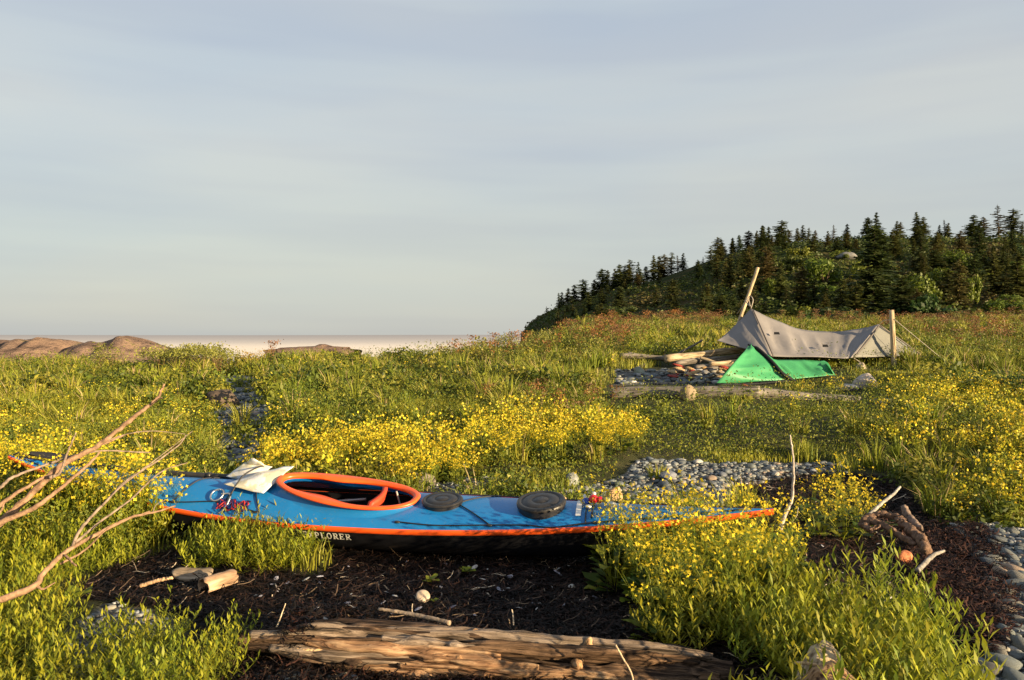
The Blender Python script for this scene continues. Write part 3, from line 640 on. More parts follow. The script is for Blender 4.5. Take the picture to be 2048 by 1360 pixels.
# ------------------------------------------------------------------ CAMP
def patch(b, A, B, C=None, n=24, m_=14, sag=0.0, wr=0.012, seed=0.0, side=None):
    """surface between curve A (list of points) and curve B"""
    a_ = spline(A, n + 1); bb = spline(B, n + 1); Vs = []
    nrm = np.cross(a_[-1] - a_[0], bb[n // 2] - a_[n // 2]); nrm = nrm / (np.linalg.norm(nrm) + 1e-9)
    for i_ in range(n + 1):
        for j in range(m_ + 1):
            f = j / m_; q = a_[i_] * (1 - f) + bb[i_] * f
            w = wr * float(fbm(i_ * 0.55 + seed, f * 1.3 + i_ * 0.15, o=3)) * 2 * math.sin(math.pi * min(1, f + 0.06))
            q = q + nrm * (w) + np.array([0, 0, -sag * math.sin(math.pi * f) * math.sin(math.pi * i_ / n)])
            Vs.append(q)
    b.add(Vs, [(i_ * (m_ + 1) + j, (i_ + 1) * (m_ + 1) + j, (i_ + 1) * (m_ + 1) + j + 1, i_ * (m_ + 1) + j + 1) for i_ in range(n) for j in range(m_)])
def cloth(name, c, tr=0.2, rough=0.6, nsc=3.0):
    m, t, p, o = newmat(name); tcn = N(t, 'ShaderNodeTexCoord'); n = N(t, 'ShaderNodeTexNoise', inp={'Scale': nsc, 'Detail': 4.0}); t.links.new(tcn.outputs['Object'], n.inputs['Vector'])
    r = ramp(t, [(0.3, tuple(x * 0.92 for x in c)), (0.7, tuple(x * 1.08 for x in c))], n.outputs[0]); setc(t, p, 'Base Color', r.outputs[0]); p.inputs['Roughness'].default_value = rough
    n2 = N(t, 'ShaderNodeTexNoise', inp={'Scale': 5.0, 'Detail': 3.0, 'Distortion': 1.0}); t.links.new(tcn.outputs['Object'], n2.inputs['Vector']); bump(t, p, n2.outputs[0], 0.012, 0.6)
    tl = N(t, 'ShaderNodeBsdfTranslucent'); t.links.new(r.outputs[0], tl.inputs[0]); mx = N(t, 'ShaderNodeMixShader', inp={0: tr}); t.links.new(p.outputs[0], mx.inputs[1]); t.links.new(tl.outputs[0], mx.inputs[2]); t.links.new(mx.outputs[0], o.inputs[0]); return m
TARP = cloth('tarp_grey', (0.215, 0.20, 0.20), 0.12); TARPD = cloth('tarp_seam', (0.12, 0.10, 0.09), 0.1); GREEN = cloth('tent_green', (0.085, 0.43, 0.185), 0.45, 0.5, 2.0); TBLK = plain('tent_black', (0.006, 0.007, 0.010), 0.7, 0.2)
tarp = empty('tarp_shelter', G(1640, 745)); TI = Matrix.Translation(-tarp.location)
tag(tarp, 'grey camping tarp pitched between a leaning pole and a post', 'tarp')
def tl(*pts): return [Vector(p_) - tarp.location for p_ in pts]
PL = P(1502, 617, 16.6); PR = P(1758, 649, 16.5)
ridge = [PL, P(1550, 640, 16.6), P(1600, 658, 16.6), P(1660, 663, 16.6), P(1712, 659, 16.55), PR]
near = [P(1546, 713, 15.4), P(1580, 714, 15.4), P(1630, 714, 15.4), P(1670, 716, 15.5), P(1690, 717, 15.5), P(1706, 715, 15.6)]
b = MB(); patch(b, tl(*ridge), tl(*near), n=44, m_=18, sag=0.05, wr=0.04)
o1 = b.build('near_panel', TARP, tarp, True)
b = MB(); patch(b, tl(PL, P(1480, 640, 16.5), P(1456, 664, 16.4), P(1435, 681, 16.2)), tl(P(1546, 713, 15.4), P(1520, 704, 15.5), P(1490, 697, 15.8), P(1436, 682, 16.2)), n=20, m_=14, wr=0.02, seed=4); o2 = b.build('wing_panel', TARP, tarp, True)
far = [P(1450, 690, 18.0), P(1520, 700, 18.4), P(1600, 702, 18.5), P(1700, 702, 18.5), P(1800, 703, 18.2), P(1836, 708, 17.6)]
b = MB(); patch(b, tl(*ridge), tl(*far), n=30, m_=10, sag=0.05, wr=0.02, seed=9); o3 = b.build('far_panel', TARP, tarp, True)
b = MB(); patch(b, tl(PR, P(1785, 668, 16.6), P(1810, 688, 16.8), P(1840, 709, 16.9)), tl(P(1706, 715, 15.6), P(1750, 714, 15.9), P(1800, 712, 16.3), P(1840, 710, 16.9)), n=18, m_=12, wr=0.015, seed=14); o4 = b.build('end_shade_panel', cloth('tarp_end_shade', (0.15, 0.15, 0.135), 0.1), tarp, True)  # darker sheet across the open end; interior shade is put into its colour
for q in (o1, o2, o3, o4): mo = q.modifiers.new('s', 'SOLIDIFY'); mo.thickness = 0.004
b = MB()
for A_, B_ in (((1506, 620, 16.55), (1546, 713, 15.36)), ((1758, 650, 16.42), (1706, 715, 15.52)), ((1758, 650, 16.44), (1840, 708, 16.86))):
    tube(b, tl(*[Vector(q) + Vector((0, -0.02, 0)) for q in spline([P(*A_), (P(*A_) + P(*B_)) / 2 + Vector((0, -0.03, -0.01)), P(*B_)], 10)]), 0.014, 6)
b.build('seam', TARPD, tarp, True)
for px, py, Y_ in ((1553, 667, 15.92), (1650, 692, 15.78)):
    b = MB(); c0 = P(px, py, Y_) - tarp.location; b.add([c0 + Vector((-0.06, -0.03, -0.02)), c0 + Vector((0.06, -0.03, -0.02)), c0 + Vector((0.05, 0.0, 0.03)), c0 + Vector((-0.05, 0.0, 0.03))], [(0, 1, 2, 3)]); b.build('tie_out', TBLK, tarp)
def stick(name, A, B, r0, r1, mat, label, cat, n=14, rough=0.12, seg=10, group=None, bend=0.0, seed=0.0):
    """straight-grained wood with the local z axis along it"""
    A = Vector(A); B = Vector(B); L = (B - A).length
    ob = None; b = MB(); zz_ = np.linspace(0, L, n)
    pts = [(bend * L * math.sin(math.pi * z / L), 0.3 * bend * L * math.sin(2 * math.pi * z / L), z) for z in zz_]
    tube(b, pts, np.linspace(r0, r1, n), seg, rough=rough, seed=seed + L)
    ob = b.build(name, mat, None, True); ob.location = A; ob.rotation_euler = (B - A).to_track_quat('Z', 'Y').to_euler()
    return tag(ob, label, cat, group)
pole = stick('leaning_pole', P(1462, 690, 16.9), P(1516, 535, 17.0), 0.040, 0.036, DRIFTY, 'slanting bare driftwood pole holding up the tarp peak', 'pole')
stick('short_prop', P(1480, 655, 16.95), P(1498, 622, 16.9), 0.03, 0.03, DRIFTG, 'short dark prop beside the slanting pole', 'pole')
gp = G(1789, 741)
post = stick('wooden_post', P(1789, 745, 16.0), P(1783, 620, 16.0), 0.056, 0.048, DRIFTY, 'upright driftwood post in front of the tarp', 'post', rough=0.05)
def rope(name, pts, r, label, mat=ROPEW, n=20, cat='rope', group=None):
    b = MB(); tube(b, spline(pts, n), r, 5); return tag(b.build(name, mat, None, True), label, cat, group)
gend = P(1905, 735, 15.9)
rope('guy_line', [P(1788, 638, 15.95), gend], 0.0065, 'pale guy line from the wooden post to the stone', cat='rope')
rope('guy_line', [P(1840, 710, 16.86), gend], 0.0065, 'pale guy line from the right corner of the tarp')
rope('guy_line', [P(1758, 649, 16.45), P(1768, 641, 16.2), P(1785, 640, 16.0)], 0.007, 'short cord tying the tarp peak to the post')
rope('lashing', [P(1502, 617, 16.55), P(1506, 600, 16.6), P(1500, 592, 16.8), P(1494, 606, 16.8), P(1503, 614, 16.6), P(1492, 603, 16.8), P(1497, 598, 16.86), P(1500, 612, 16.6)], 0.010, 'knotted pale cord lashing the tarp to the slanting pole', n=40)
rope('guy_line', [P(1492, 602, 16.9), P(1474, 628, 17.6)], 0.007, 'thin cord running back from the slanting pole')
rope('guy_line', [P(1706, 715, 15.5), P(1720, 724, 15.5)], 0.007, 'short cord from the tarp edge to the hanging stone')
tg_ = MB();
beam = None
def plank(name, A, B, w, h, mat, label, cat='plank', group=None):
    A = Vector(A); B = Vector(B); L = (B - A).length; b = MB(); n = 20; Vs = []
    for i_ in range(n + 1):
        x = L * i_ / n
        for (yy_, zz_) in ((-w / 2, -h / 2), (w / 2, -h / 2), (w / 2, h / 2), (-w / 2, h / 2)):
            Vs.append((x, yy_ * (1 + 0.08 * float(vn(x * 2, yy_ * 9))), zz_ * (1 + 0.10 * float(vn(x * 3, zz_ * 50 + 3)))))
    b.add(Vs, [(i_ * 4 + j, (i_ + 1) * 4 + j, (i_ + 1) * 4 + (j + 1) % 4, i_ * 4 + (j + 1) % 4) for i_ in range(n) for j in range(4)] + [(0, 1, 2, 3), (n * 4 + 3, n * 4 + 2, n * 4 + 1, n * 4)])
    ob = b.build(name, mat, None); d = (B - A).normalized(); ob.location = A; ob.rotation_euler = d.to_track_quat('X', 'Z').to_euler(); return tag(ob, label, cat, group)
plank('grey_beam', P(1560, 714, 16.9), P(1982, 718, 17.0), 0.12, 0.10, DRIFTG, 'long straight grey timber lying behind the post', 'timber')

# rocks
ROCKS = []
def rockmesh(seed, sub=3, rough=0.28, flat=0.7):
    V_, T_ = ico(sub); d = 1 + rough * fbm(V_[:, 0] * 1.3 + seed, V_[:, 1] * 1.3, V_[:, 2] * 1.3 + seed, o=4) * 1.6
    V_ = V_ * d[:, None]
    # chip facets
    r2 = np.random.default_rng(int(seed * 10) + 1)
    for _ in range(7):
        nrm = r2.normal(size=3); nrm /= np.linalg.norm(nrm); k = V_ @ nrm - 0.78; V_ = V_ - np.outer(np.clip(k, 0, None) * 0.85, nrm)
    return V_ * np.array([1, 0.8, flat]), T_
def rock(name, pos, size, col, label, cat='rock', seed=1.0, flat=0.7, rz=0.0, group=None, mat=ROCKM, sx=1.0):
    V_, T_ = rockmesh(seed, 3, flat=flat); b = MB(); b.add(V_ * size * np.array([sx, 1, 1]), [tuple(f) for f in T_], col); ob = b.build(name, mat, None, seed % 2 > 1)
    ob.location = pos; ob.rotation_euler = (0, 0, rz); return tag(ob, label, cat, group)
def up(v_, z): return Vector((v_[0], v_[1], v_[2] + z))
rock('anchor_stone', P(1722, 735, 15.5), 0.11, (0.30, 0.25, 0.20), 'rounded stone tied to the near edge of the tarp', 'stone', 3.1, 1.0)
rock('anchor_stone', P(1907, 738, 15.8), 0.13, (0.24, 0.23, 0.20), 'grey stone holding down the guy lines', 'stone', 4.2, 0.8)
rock('anchor_stone', P(1880, 736, 16.2), 0.12, (0.22, 0.20, 0.18), 'darker stone beside the guy line stone', 'stone', 4.9, 0.6)
rock('white_boulder', up(G(1730, 778), 0.10), 0.20, (0.45, 0.38, 0.33), 'pale rounded boulder right of the green tent', 'boulder', 5.3, 0.8)
rock('flat_stone', up(G(1697, 780), 0.03), 0.20, (0.34, 0.31, 0.28), 'low pale slab against the pale boulder', 'stone', 6.1, 0.35)
rock('flat_stone', up(G(1768, 808), 0.03), 0.17, (0.22, 0.19, 0.18), 'dark flat stone in the yellow flowers below the boulder', 'stone', 6.8, 0.35)
rock('stump_stone', up(G(1375, 800), 0.08), 0.12, (0.22, 0.17, 0.11), 'upright tan stone in front of the long grey log', 'stone', 7.7, 1.2)
rock('round_stone', up(G(1278, 748), 0.02), 0.12, (0.20, 0.22, 0.18), 'round dark stone left of the camp', 'stone', 8.2, 0.9)
rock('brown_rock', up(G(445, 815), 0.08), 0.26, (0.10, 0.075, 0.055), 'dark brown rock beside the pebble path', 'rock', 9.4, 0.8)
rock('white_stone', up(G(860, 872), 0.02), 0.10, (0.42, 0.40, 0.38), 'white stone in the grass behind the kayak', 'stone', 10.3, 0.5)
rock('pale_stone', up(G(1205, 850), 0.02), 0.14, (0.30, 0.28, 0.24), 'long low stone at the top of the flower bank', 'stone', 11.1, 0.4)
rock('pale_stone', up(G(938, 726), 0.03), 0.15, (0.42, 0.38, 0.3), 'pale stone on the middle meadow skyline', 'stone', 11.7, 0.4)
rock('tan_stone', up(G(1118, 1005), 0.03), 0.06, (0.38, 0.27, 0.16), 'tan stone among pebbles behind the small hatch', 'stone', 12.2, 1.0)
rock('tan_stone', up(G(1228, 1010), 0.05), 0.075, (0.42, 0.27, 0.14), 'upright orange stone just behind the stern floats', 'stone', 13.4, 1.5)
rock('white_stone', up(G(1145, 975), 0.04), 0.055, (0.24, 0.25, 0.25), 'upright white stone among the pebbles behind the kayak', 'stone', 14.2, 1.3)
rock('blue_stone', up(G(1335, 962), 0.03), 0.075, (0.15, 0.16, 0.19), 'striped bluish stone in the pebble strip', 'stone', 15.8, 0.6)
rock('red_rock', up(G(1808, 1128), 0.03), 0.055, (0.42, 0.15, 0.07), 'small orange red rock on the dark seaweed', 'rock', 16.3, 0.9, 0.6)
rock('white_shell_stone', up(G(905, 1062), 0.02), 0.05, (0.4, 0.4, 0.4), 'small grey stone tucked under the kayak', 'stone', 16.9, 0.6)

# green tent
tent = empty('green_tent', G(1540, 768)); tag(tent, 'small green hooped tent with black pole sleeve', 'tent')
def tv(*pts): return [Vector(p_) - tent.location for p_ in pts]
pk = P(1500, 689, 13.88)
b = MB(); patch(b, tv(pk, P(1466, 729, 12.97), P(1430, 770, 12.85)), tv(P(1500, 690, 13.86), P(1540, 722, 13.50), P(1578, 760, 13.32)), n=16, m_=14, wr=0.07, seed=2.2); e1 = b.build('front_panel', GREEN, tent, True)
b = MB(); patch(b, tv(pk, P(1524, 706, 13.78), P(1548, 719, 13.78), P(1600, 720, 13.88), P(1648, 722, 13.88)), tv(P(1578, 760, 13.32), P(1592, 758, 13.37), P(1610, 756, 13.47), P(1640, 753, 13.53), P(1668, 750, 13.59)), n=24, m_=12, wr=0.06, seed=6.6); e2 = b.build('body_panel', GREEN, tent, True)
b = MB(); patch(b, tv(pk, P(1524, 706, 13.78), P(1548, 719, 13.78), P(1600, 720, 13.88), P(1648, 722, 13.88)), tv(P(1430, 766, 14.43), P(1480, 760, 14.71), P(1560, 752, 14.80), P(1620, 750, 14.62), P(1660, 750, 14.34)), n=24, m_=8, wr=0.02, seed=7.6); e3 = b.build('back_panel', GREEN, tent, True)
b = MB(); patch(b, tv(P(1648, 722, 13.88), P(1660, 736, 13.57), P(1668, 750, 13.59)), tv(P(1652, 728, 14.06), P(1664, 740, 14.15), P(1672, 752, 14.34)), n=6, m_=6, wr=0.005); e4 = b.build('foot_panel', GREEN, tent, True)
for q in (e1, e2, e3, e4): mo = q.modifiers.new('s', 'SOLIDIFY'); mo.thickness = 0.004
b = MB(); tube(b, tv(*spline([P(1496, 689, 13.85), P(1516, 698, 13.74), P(1544, 724, 13.45), P(1566, 748, 13.29), P(1590, 762, 13.36)], 20)), [0.02] * 4 + [0.045] * 14 + [0.03] * 2, 8, flat=0.7); b.build('pole_sleeve', TBLK, tent, True)
b = MB(); tube(b, tv(*spline([P(1432, 769, 12.86), P(1480, 769, 13.01), P(1530, 766, 13.17), P(1580, 761, 13.33)], 12)), 0.028, 6); b.build('ground_edge', TBLK, tent, True)
gr = stick('long_grey_log', up(G(1222, 797), .08), up(G(1520, 799), .085), 0.085, 0.095, DRIFTG, 'long grey driftwood log lying in front of the green tent', 'log', n=40, rough=0.15, seg=16)
stick('grey_log', up(G(1490, 800), .09), up(G(1720, 806), .05), 0.08, 0.05, DRIFTG, 'thinner grey log right of the charred stump', 'log', n=30, rough=0.2, seg=12, bend=0.01)
rock('charred_stump', P(1491, 780, 12.4), 0.11, (0.16, 0.055, 0.025), 'rusty brown broken log end below the green tent', 'stump', 17.7, 0.9)
plank('low_plank', P(1228, 766, 13.9), P(1440, 768, 13.7), 0.18, 0.05, DRIFTG, 'grey weathered plank left of the green tent')
# driftwood heap left of the tent
lg = [((1240, 712, 16.5), (1350, 716, 16.4), .06), ((1330, 716, 16.2), (1490, 700, 16.6), .085), ((1350, 728, 16.0), (1480, 712, 16.4), .06), ((1255, 706, 16.8), (1340, 722, 16.6), .04), ((1390, 735, 15.8), (1470, 730, 15.9), .05), ((1362, 742, 15.6), (1445, 735, 15.7), .035), ((1400, 716, 16.1), (1440, 728, 15.9), .035), ((1420, 728, 15.8), (1485, 722, 15.9), .05), ((1345, 716, 16.7), (1405, 680, 16.9), .025), ((1262, 742, 15.8), (1290, 730, 15.8), .045)]
ll = ['thin left log of the driftwood heap', 'thickest top log of the driftwood heap beside the tent', 'second grey log under the top log of the heap', 'thin crooked branch at the far left of the heap', 'short log low in the heap by the tent', 'slim stick at the bottom of the heap', 'short pale log with sawn end in the heap', 'short log touching the green tent', 'bare branch rising behind the heap', 'short pale log lying apart left of the heap']
for k, ((A_, B_, r_), lb) in enumerate(zip(lg, ll)):
    stick('driftwood_log', P(*A_), P(*B_), r_, r_ * 0.8, DRIFTY if k in (1, 6, 7) else DRIFTG, lb, 'driftwood', rough=0.2, seg=10, n=18, group='driftwood heap beside the tent', bend=0.03 * (-1) ** k, seed=k)
V_, T_ = rockmesh(21.0, 2)
fr = np.random.default_rng(3)
cols_ = [(0.45, 0.30, 0.14), (0.22, 0.16, 0.12), (0.30, 0.05, 0.04), (0.28, 0.27, 0.26), (0.50, 0.36, 0.2), (0.12, 0.12, 0.12)]
basest = []
for c_ in cols_:
    b = MB(); b.add(V_ * np.array([1, 1, 0.6]), [tuple(f) for f in T_], c_); q = b.build('hearth_stone', ROCKM); basest.append(q)
nm_c = ['tan', 'brown', 'dark red', 'grey', 'pale tan', 'blackish']
for k in range(46):
    q = basest[k % 6] if k < 6 else basest[k % 6].copy()
    if k >= 6: COL.objects.link(q)
    px = fr.uniform(1345, 1455); py = fr.uniform(735, 766); g0 = G(px, py + 4); s_ = fr.uniform(0.045, 0.11)
    q.location = up(g0, s_ * 0.5 + (766 - py) * 0.002); q.scale = (s_ * fr.uniform(0.9, 1.6), s_, s_ * fr.uniform(0.6, 1)); q.rotation_euler = (fr.uniform(-.4, .4), fr.uniform(-.4, .4), fr.uniform(0, 6))
    tag(q, nm_c[k % 6] + ' broken stone heaped left of the green tent', 'stone', 'stones heaped beside the tent')

# ------------------------------------------------------------------ FOREGROUND WOOD
def biglog():
    L = 1.98; n = 300; seg = 120; V_ = []
    for i_ in range(n):
        f = i_ / (n - 1); x = f * L
        env = 0.092 * (0.42 + 0.58 * ss(0.0, 0.22, f)) * (1 - 0.6 * ss(0.88, 1.0, f))
        for j in range(seg):
            a_ = 2 * math.pi * j / seg
            r_ = env * (1 + 0.10 * float(vn(math.cos(a_) * 1.2, math.sin(a_) * 1.2, x * 1.6)))
            V_.append((x, a_, r_, env))
    A_ = np.array(V_); x, a_, r_, env = A_.T
    groove = fbm(np.cos(a_) * 5.0 + 2 + 0.5 * vn(x * 3, 0.5), np.sin(a_) * 5.0 + 0.5 * vn(x * 3, 4.5), x * 1.6, o=4)
    groove2 = fbm(np.cos(a_) * 14, np.sin(a_) * 14, x * 3.0 + 7, o=3)
    rr = r_ * (1 - 1.5 * np.clip(0.02 - groove, 0, 0.22) - 0.22 * np.abs(groove2) + 0.16 * groove)
    for kx, ka, kr in ((0.98, 2.1, .30), (1.40, 2.3, .25), (0.52, 3.4, .2), (1.25, 3.8, .25), (1.62, 3.5, .3), (1.05, 4.0, .3)):
        d2 = ((x - kx) / 0.04) ** 2 + (np.angle(np.exp(1j * (a_ - ka))) / 0.3) ** 2; rr = rr * (1 + kr * np.exp(-d2))
    Vx = np.stack([x, np.cos(a_) * rr * 1.25, np.sin(a_) * rr * 1.0 + 0.015 * np.sin(x * 3)], -1)
    i = np.arange(n - 1)[:, None] * seg + np.arange(seg)[None]; j2 = np.arange(n - 1)[:, None] * seg + (np.arange(seg) + 1)[None] % seg
    Q = np.stack([i, j2, j2 + seg, i + seg], -1).reshape(-1, 4)
    Vx = np.vstack([Vx, [[0.0, 0, 0]], [[L, 0, 0]]]); Tt_ = [(n * seg, (k + 1) % seg, k) for k in range(seg)] + [(n * seg + 1, (n - 1) * seg + k, (n - 1) * seg + (k + 1) % seg) for k in range(seg)]
    return mesh_np('driftwood_log', Vx, [Q, np.array(Tt_)], woodmat('old_log', (0.020, 0.013, 0.009), (0.17, 0.105, 0.065), (0.46, 0.32, 0.21), 0, 10, 14, 0.02), None, False)
lo = biglog(); A_ = Vector((-1.12, 3.30, 0.065)); B_ = Vector((0.92, 3.02, 0.05)); lo.location = A_; lo.rotation_euler = (B_ - A_).to_track_quat('X', 'Z').to_euler()
SPWS = [woodmat('split_wood', (0.03, 0.016, 0.009), (0.26, 0.14, 0.075), (0.52, 0.34, 0.2), 0, 12, 12, 0.02), woodmat('split_wood_grey', (0.03, 0.022, 0.016), (0.20, 0.145, 0.105), (0.40, 0.31, 0.24), 0, 12, 12, 0.02), woodmat('split_wood_dark', (0.01, 0.007, 0.005), (0.08, 0.045, 0.025), (0.28, 0.17, 0.10), 0, 12, 12, 0.02)]; lo.data.materials[0] = woodmat('old_log_core', (0.008, 0.005, 0.004), (0.05, 0.03, 0.02), (0.22, 0.14, 0.09), 0, 10, 12, 0.02)  # core coloured black-brown to paint the shade in gaps between splinters
for k, (xa, xb, aa, ab, r0, out) in enumerate([(.05, .85, 120, 95, .030, .075), (.55, 1.90, 95, 110, .030, .085), (.30, 1.10, 150, 160, .026, .085), (.95, 1.85, 140, 135, .028, .09), (.15, .75, 185, 175, .028, .075), (.70, 1.55, 190, 178, .030, .092), (1.25, 1.92, 175, 185, .028, .08), (.40, 1.30, 215, 208, .026, .085), (1.10, 1.80, 225, 215, .03, .08), (.8, 1.25, 165, 172, .02, .10), (.62, 1.0, 130, 140, .022, .09)]):
    b = MB(); n_ = 70; f = np.linspace(0, 1, n_); x = xa + (xb - xa) * f; a_ = np.radians(aa + (ab - aa) * f + 5 * vn(f * 5 + k * 3, .5)); ev = .55 + .45 * ss(.0, .5, x) ; o_ = out * ev * (1 - .3 * ss(1.6, 1.95, x)) + .006 * vn(f * 7 + k, 2.5)
    tube(b, np.stack([x, np.cos(a_) * o_ * 1.2, np.sin(a_) * o_], -1), r0 * (.25 + .75 * np.sin(np.pi * np.clip(f * .96 + .02, 0, 1)) ** .5) * (1 + .35 * vn(f * 9 + k * 5, 1.5)), 26, rough=.55, seed=k * 2.7, stretch=6)
    q = b.build('splinter', SPWS[[1, 1, 0, 2, 1, 0, 2, 0, 2, 0, 1][k]], lo, False)
for k, (x, a_, r0) in enumerate([(.97, 100, .028), (1.42, 105, .024), (.93, 165, .030), (1.38, 160, .026), (1.12, 215, .034), (1.58, 205, .030)]):
    b = MB(); t_ = math.radians(a_); d = np.array([.15, math.cos(t_) * 1.2, math.sin(t_)]); p0 = np.array([x, 0, 0]) + d * .05
    tube(b, [p0, p0 + d * .03, p0 + d * .05, p0 + d * .062], [r0, r0 * .9, r0 * .75, r0 * .35], 16, rough=.45, seed=k * 4.1, stretch=40); b.build('knot', woodmat('knot_wood', (.08, .04, .02), (.36, .2, .1), (.55, .36, .2), 2, 14, 3, .01) if k == 0 else bpy.data.materials['knot_wood'], lo, False)
tag(lo, 'long weathered split driftwood log across the front of the seaweed', 'log')
def branch(b, pts, r0, r1, n=26, seg=8, col=(0.36, 0.24, 0.16), rough=0.12, seed=0.0):
    n = max(n, 40); seg = max(seg, 12); q = spline(pts, n); q[1:-1] += np.random.default_rng(int(seed * 7) + n).normal(0, r0 * .10, (n - 2, 3)); rr0 = np.linspace(r0, r1, n) * (1 + .10 * vn(np.arange(n) * .45 + seed, .5)); tube(b, q, rr0, seg, col, rough=rough * (1.6 if r0 > .012 else .7), seed=seed, stretch=22 if r0 > .012 else 7)
# dead branches reaching in from the left
db = empty('dead_branch', G(20, 1330)); tag(db, 'bare dead branch sweeping up from the left edge to a long bare tip', 'branch')
def bl(pts): return [P(*q) - db.location for q in pts]
C1 = (0.25, 0.155, 0.10); C2 = (0.22, 0.165, 0.13)
b = MB(); branch(b, bl([(-170, 1180, 3.0), (0, 1045, 3.1), (60, 990, 3.15), (125, 930, 3.2), (190, 895, 3.25), (245, 852, 3.3), (285, 822, 3.35), (315, 795, 3.38), (329, 768, 3.4)]), 0.017, 0.004, 60, 12, C1); b.build('main_limb', TWIG, db, True)
for k, (pts, r0, c_) in enumerate([
    ([(-80, 1085, 3.02), (0, 1010, 3.08), (60, 970, 3.12), (105, 945, 3.2), (170, 905, 3.3), (250, 870, 3.4)], 0.009, C1),
    ([(-60, 1010, 3.05), (0, 975, 3.05), (25, 955, 3.1), (90, 930, 3.2), (190, 903, 3.3), (300, 905, 3.4)], 0.008, C2),
    ([(100, 955, 3.15), (120, 945, 3.15), (135, 905, 3.15), (152, 865, 3.15)], 0.007, C2),
    ([(-40, 1060, 3.0), (60, 1020, 3.05), (110, 985, 3.1), (175, 930, 3.15), (200, 905, 3.2)], 0.012, C1),
    ([(190, 895, 3.25), (240, 872, 3.3), (300, 862, 3.35), (370, 868, 3.45)], 0.0035, C2),
    ([(300, 812, 3.36), (318, 797, 3.33), (325, 796, 3.32)], 0.004, C1),
    ([(-20, 1050, 2.9), (3, 1020, 2.9), (8, 1005, 2.9)], 0.006, C1)]):
    b = MB(); branch(b, bl(pts), r0, r0 * 0.3, 24, 7, c_, seed=k); b.build('side_limb', TWIG, db, True)
db2 = empty('dead_branch', G(60, 1240)); tag(db2, 'lower forked dead branch rising from the bottom of the left edge', 'branch')
def bl2(pts): return [P(*q) - db2.location for q in pts]
b = MB(); branch(b, bl2([(-140, 1225, 2.85), (0, 1198, 2.9), (70, 1170, 2.95), (95, 1135, 3.0), (145, 1095, 3.1), (200, 1065, 3.15), (260, 1035, 3.25), (305, 1025, 3.3), (350, 1012, 3.4)]), 0.014, 0.003, 40, 8, C1); b.build('main_limb', TWIG, db2, True)
for k, (pts, r0, c_) in enumerate([
    ([(145, 1092, 3.1), (160, 1060, 3.12), (200, 1015, 3.2), (255, 960, 3.3), (310, 925, 3.35), (360, 888, 3.42), (372, 868, 3.45)], 0.007, C2),
    ([(205, 1010, 3.2), (240, 975, 3.25), (290, 935, 3.3), (330, 905, 3.35), (385, 862, 3.45)], 0.004, C2),
    ([(150, 1085, 3.1), (205, 1040, 3.2), (260, 1000, 3.28), (320, 945, 3.35), (375, 925, 3.4)], 0.0055, C2),
    ([(120, 1128, 3.05), (170, 1100, 3.1), (225, 1050, 3.1), (300, 1022, 3.2)], 0.005, C1),
    ([(70, 1168, 2.95), (85, 1178, 2.95), (110, 1165, 2.97)], 0.006, C1),
    ([(305, 1025, 3.3), (312, 1010, 3.3), (330, 1000, 3.35)], 0.003, C2),
    ([(130, 1110, 3.05), (150, 1130, 3.0), (152, 1130, 3.0)], 0.005, C1)]):
    b = MB(); branch(b, bl2(pts), r0, r0 * 0.3, 24, 7, c_, seed=k + 9); b.build('side_limb', TWIG, db2, True)
# standing twig right of the stern
tw = empty('bare_sapling', G(1560, 1075)); tag(tw, 'thin bare upright twig standing behind the tip of the stern', 'twig')
def bt(pts): return [P(*q) - tw.location for q in pts]
b = MB(); branch(b, bt([(1560, 1060, 4.75), (1572, 1025, 4.75), (1583, 1000, 4.75), (1587, 950, 4.75), (1585, 905, 4.75), (1580, 870, 4.75)]), 0.013, 0.004, 30, 8, (0.42, 0.36, 0.32)); b.build('stem', TWIG, tw, True)
b = MB(); branch(b, bt([(1564, 1050, 4.7), (1580, 1046, 4.65), (1592, 1034, 4.6), (1597, 1015, 4.6)]), 0.004, 0.0015, 16, 6, (0.42, 0.36, 0.32)); b.build('side_shoot', TWIG, tw, True)
# roots
rt = empty('driftwood_root', G(1800, 1090)); tag(rt, 'brown twisted driftwood root lying on seaweed at the right', 'driftwood')
def br(pts): return [P(*q) - rt.location for q in pts]
for k, (pts, r0, r1) in enumerate([([(1722, 1052, 4.85), (1735, 1036, 4.85), (1760, 1028, 4.85), (1790, 1032, 4.8), (1812, 1044, 4.75)], .022, .018), ([(1735, 1040, 4.8), (1770, 1052, 4.7), (1800, 1070, 4.6), (1830, 1090, 4.5)], .022, .016), ([(1800, 1042, 4.75), (1830, 1066, 4.6), (1856, 1102, 4.4)], .026, .03), ([(1730, 1052, 4.75), (1742, 1060, 4.7), (1762, 1052, 4.7)], .022, .015), ([(1845, 1070, 4.6), (1856, 1088, 4.5), (1862, 1104, 4.42)], .012, .007)]):
    b = MB(); branch(b, br(pts), r0, r1, 20, 10, (0.16, 0.10, 0.07), 0.32, seed=k * 3.3); b.build('root_limb', TWIG, rt, True)
b = MB(); branch(b, [P(1808, 1015, 4.85), P(1816, 1030, 4.8), P(1832, 1050, 4.7), P(1838, 1058, 4.65)], .020, .024, 30, 14, (0.19, 0.14, 0.115), .3); tag(b.build('short_branch', TWIG, None, True), 'short thick brown stick leaning beside the twisted root', 'stick')
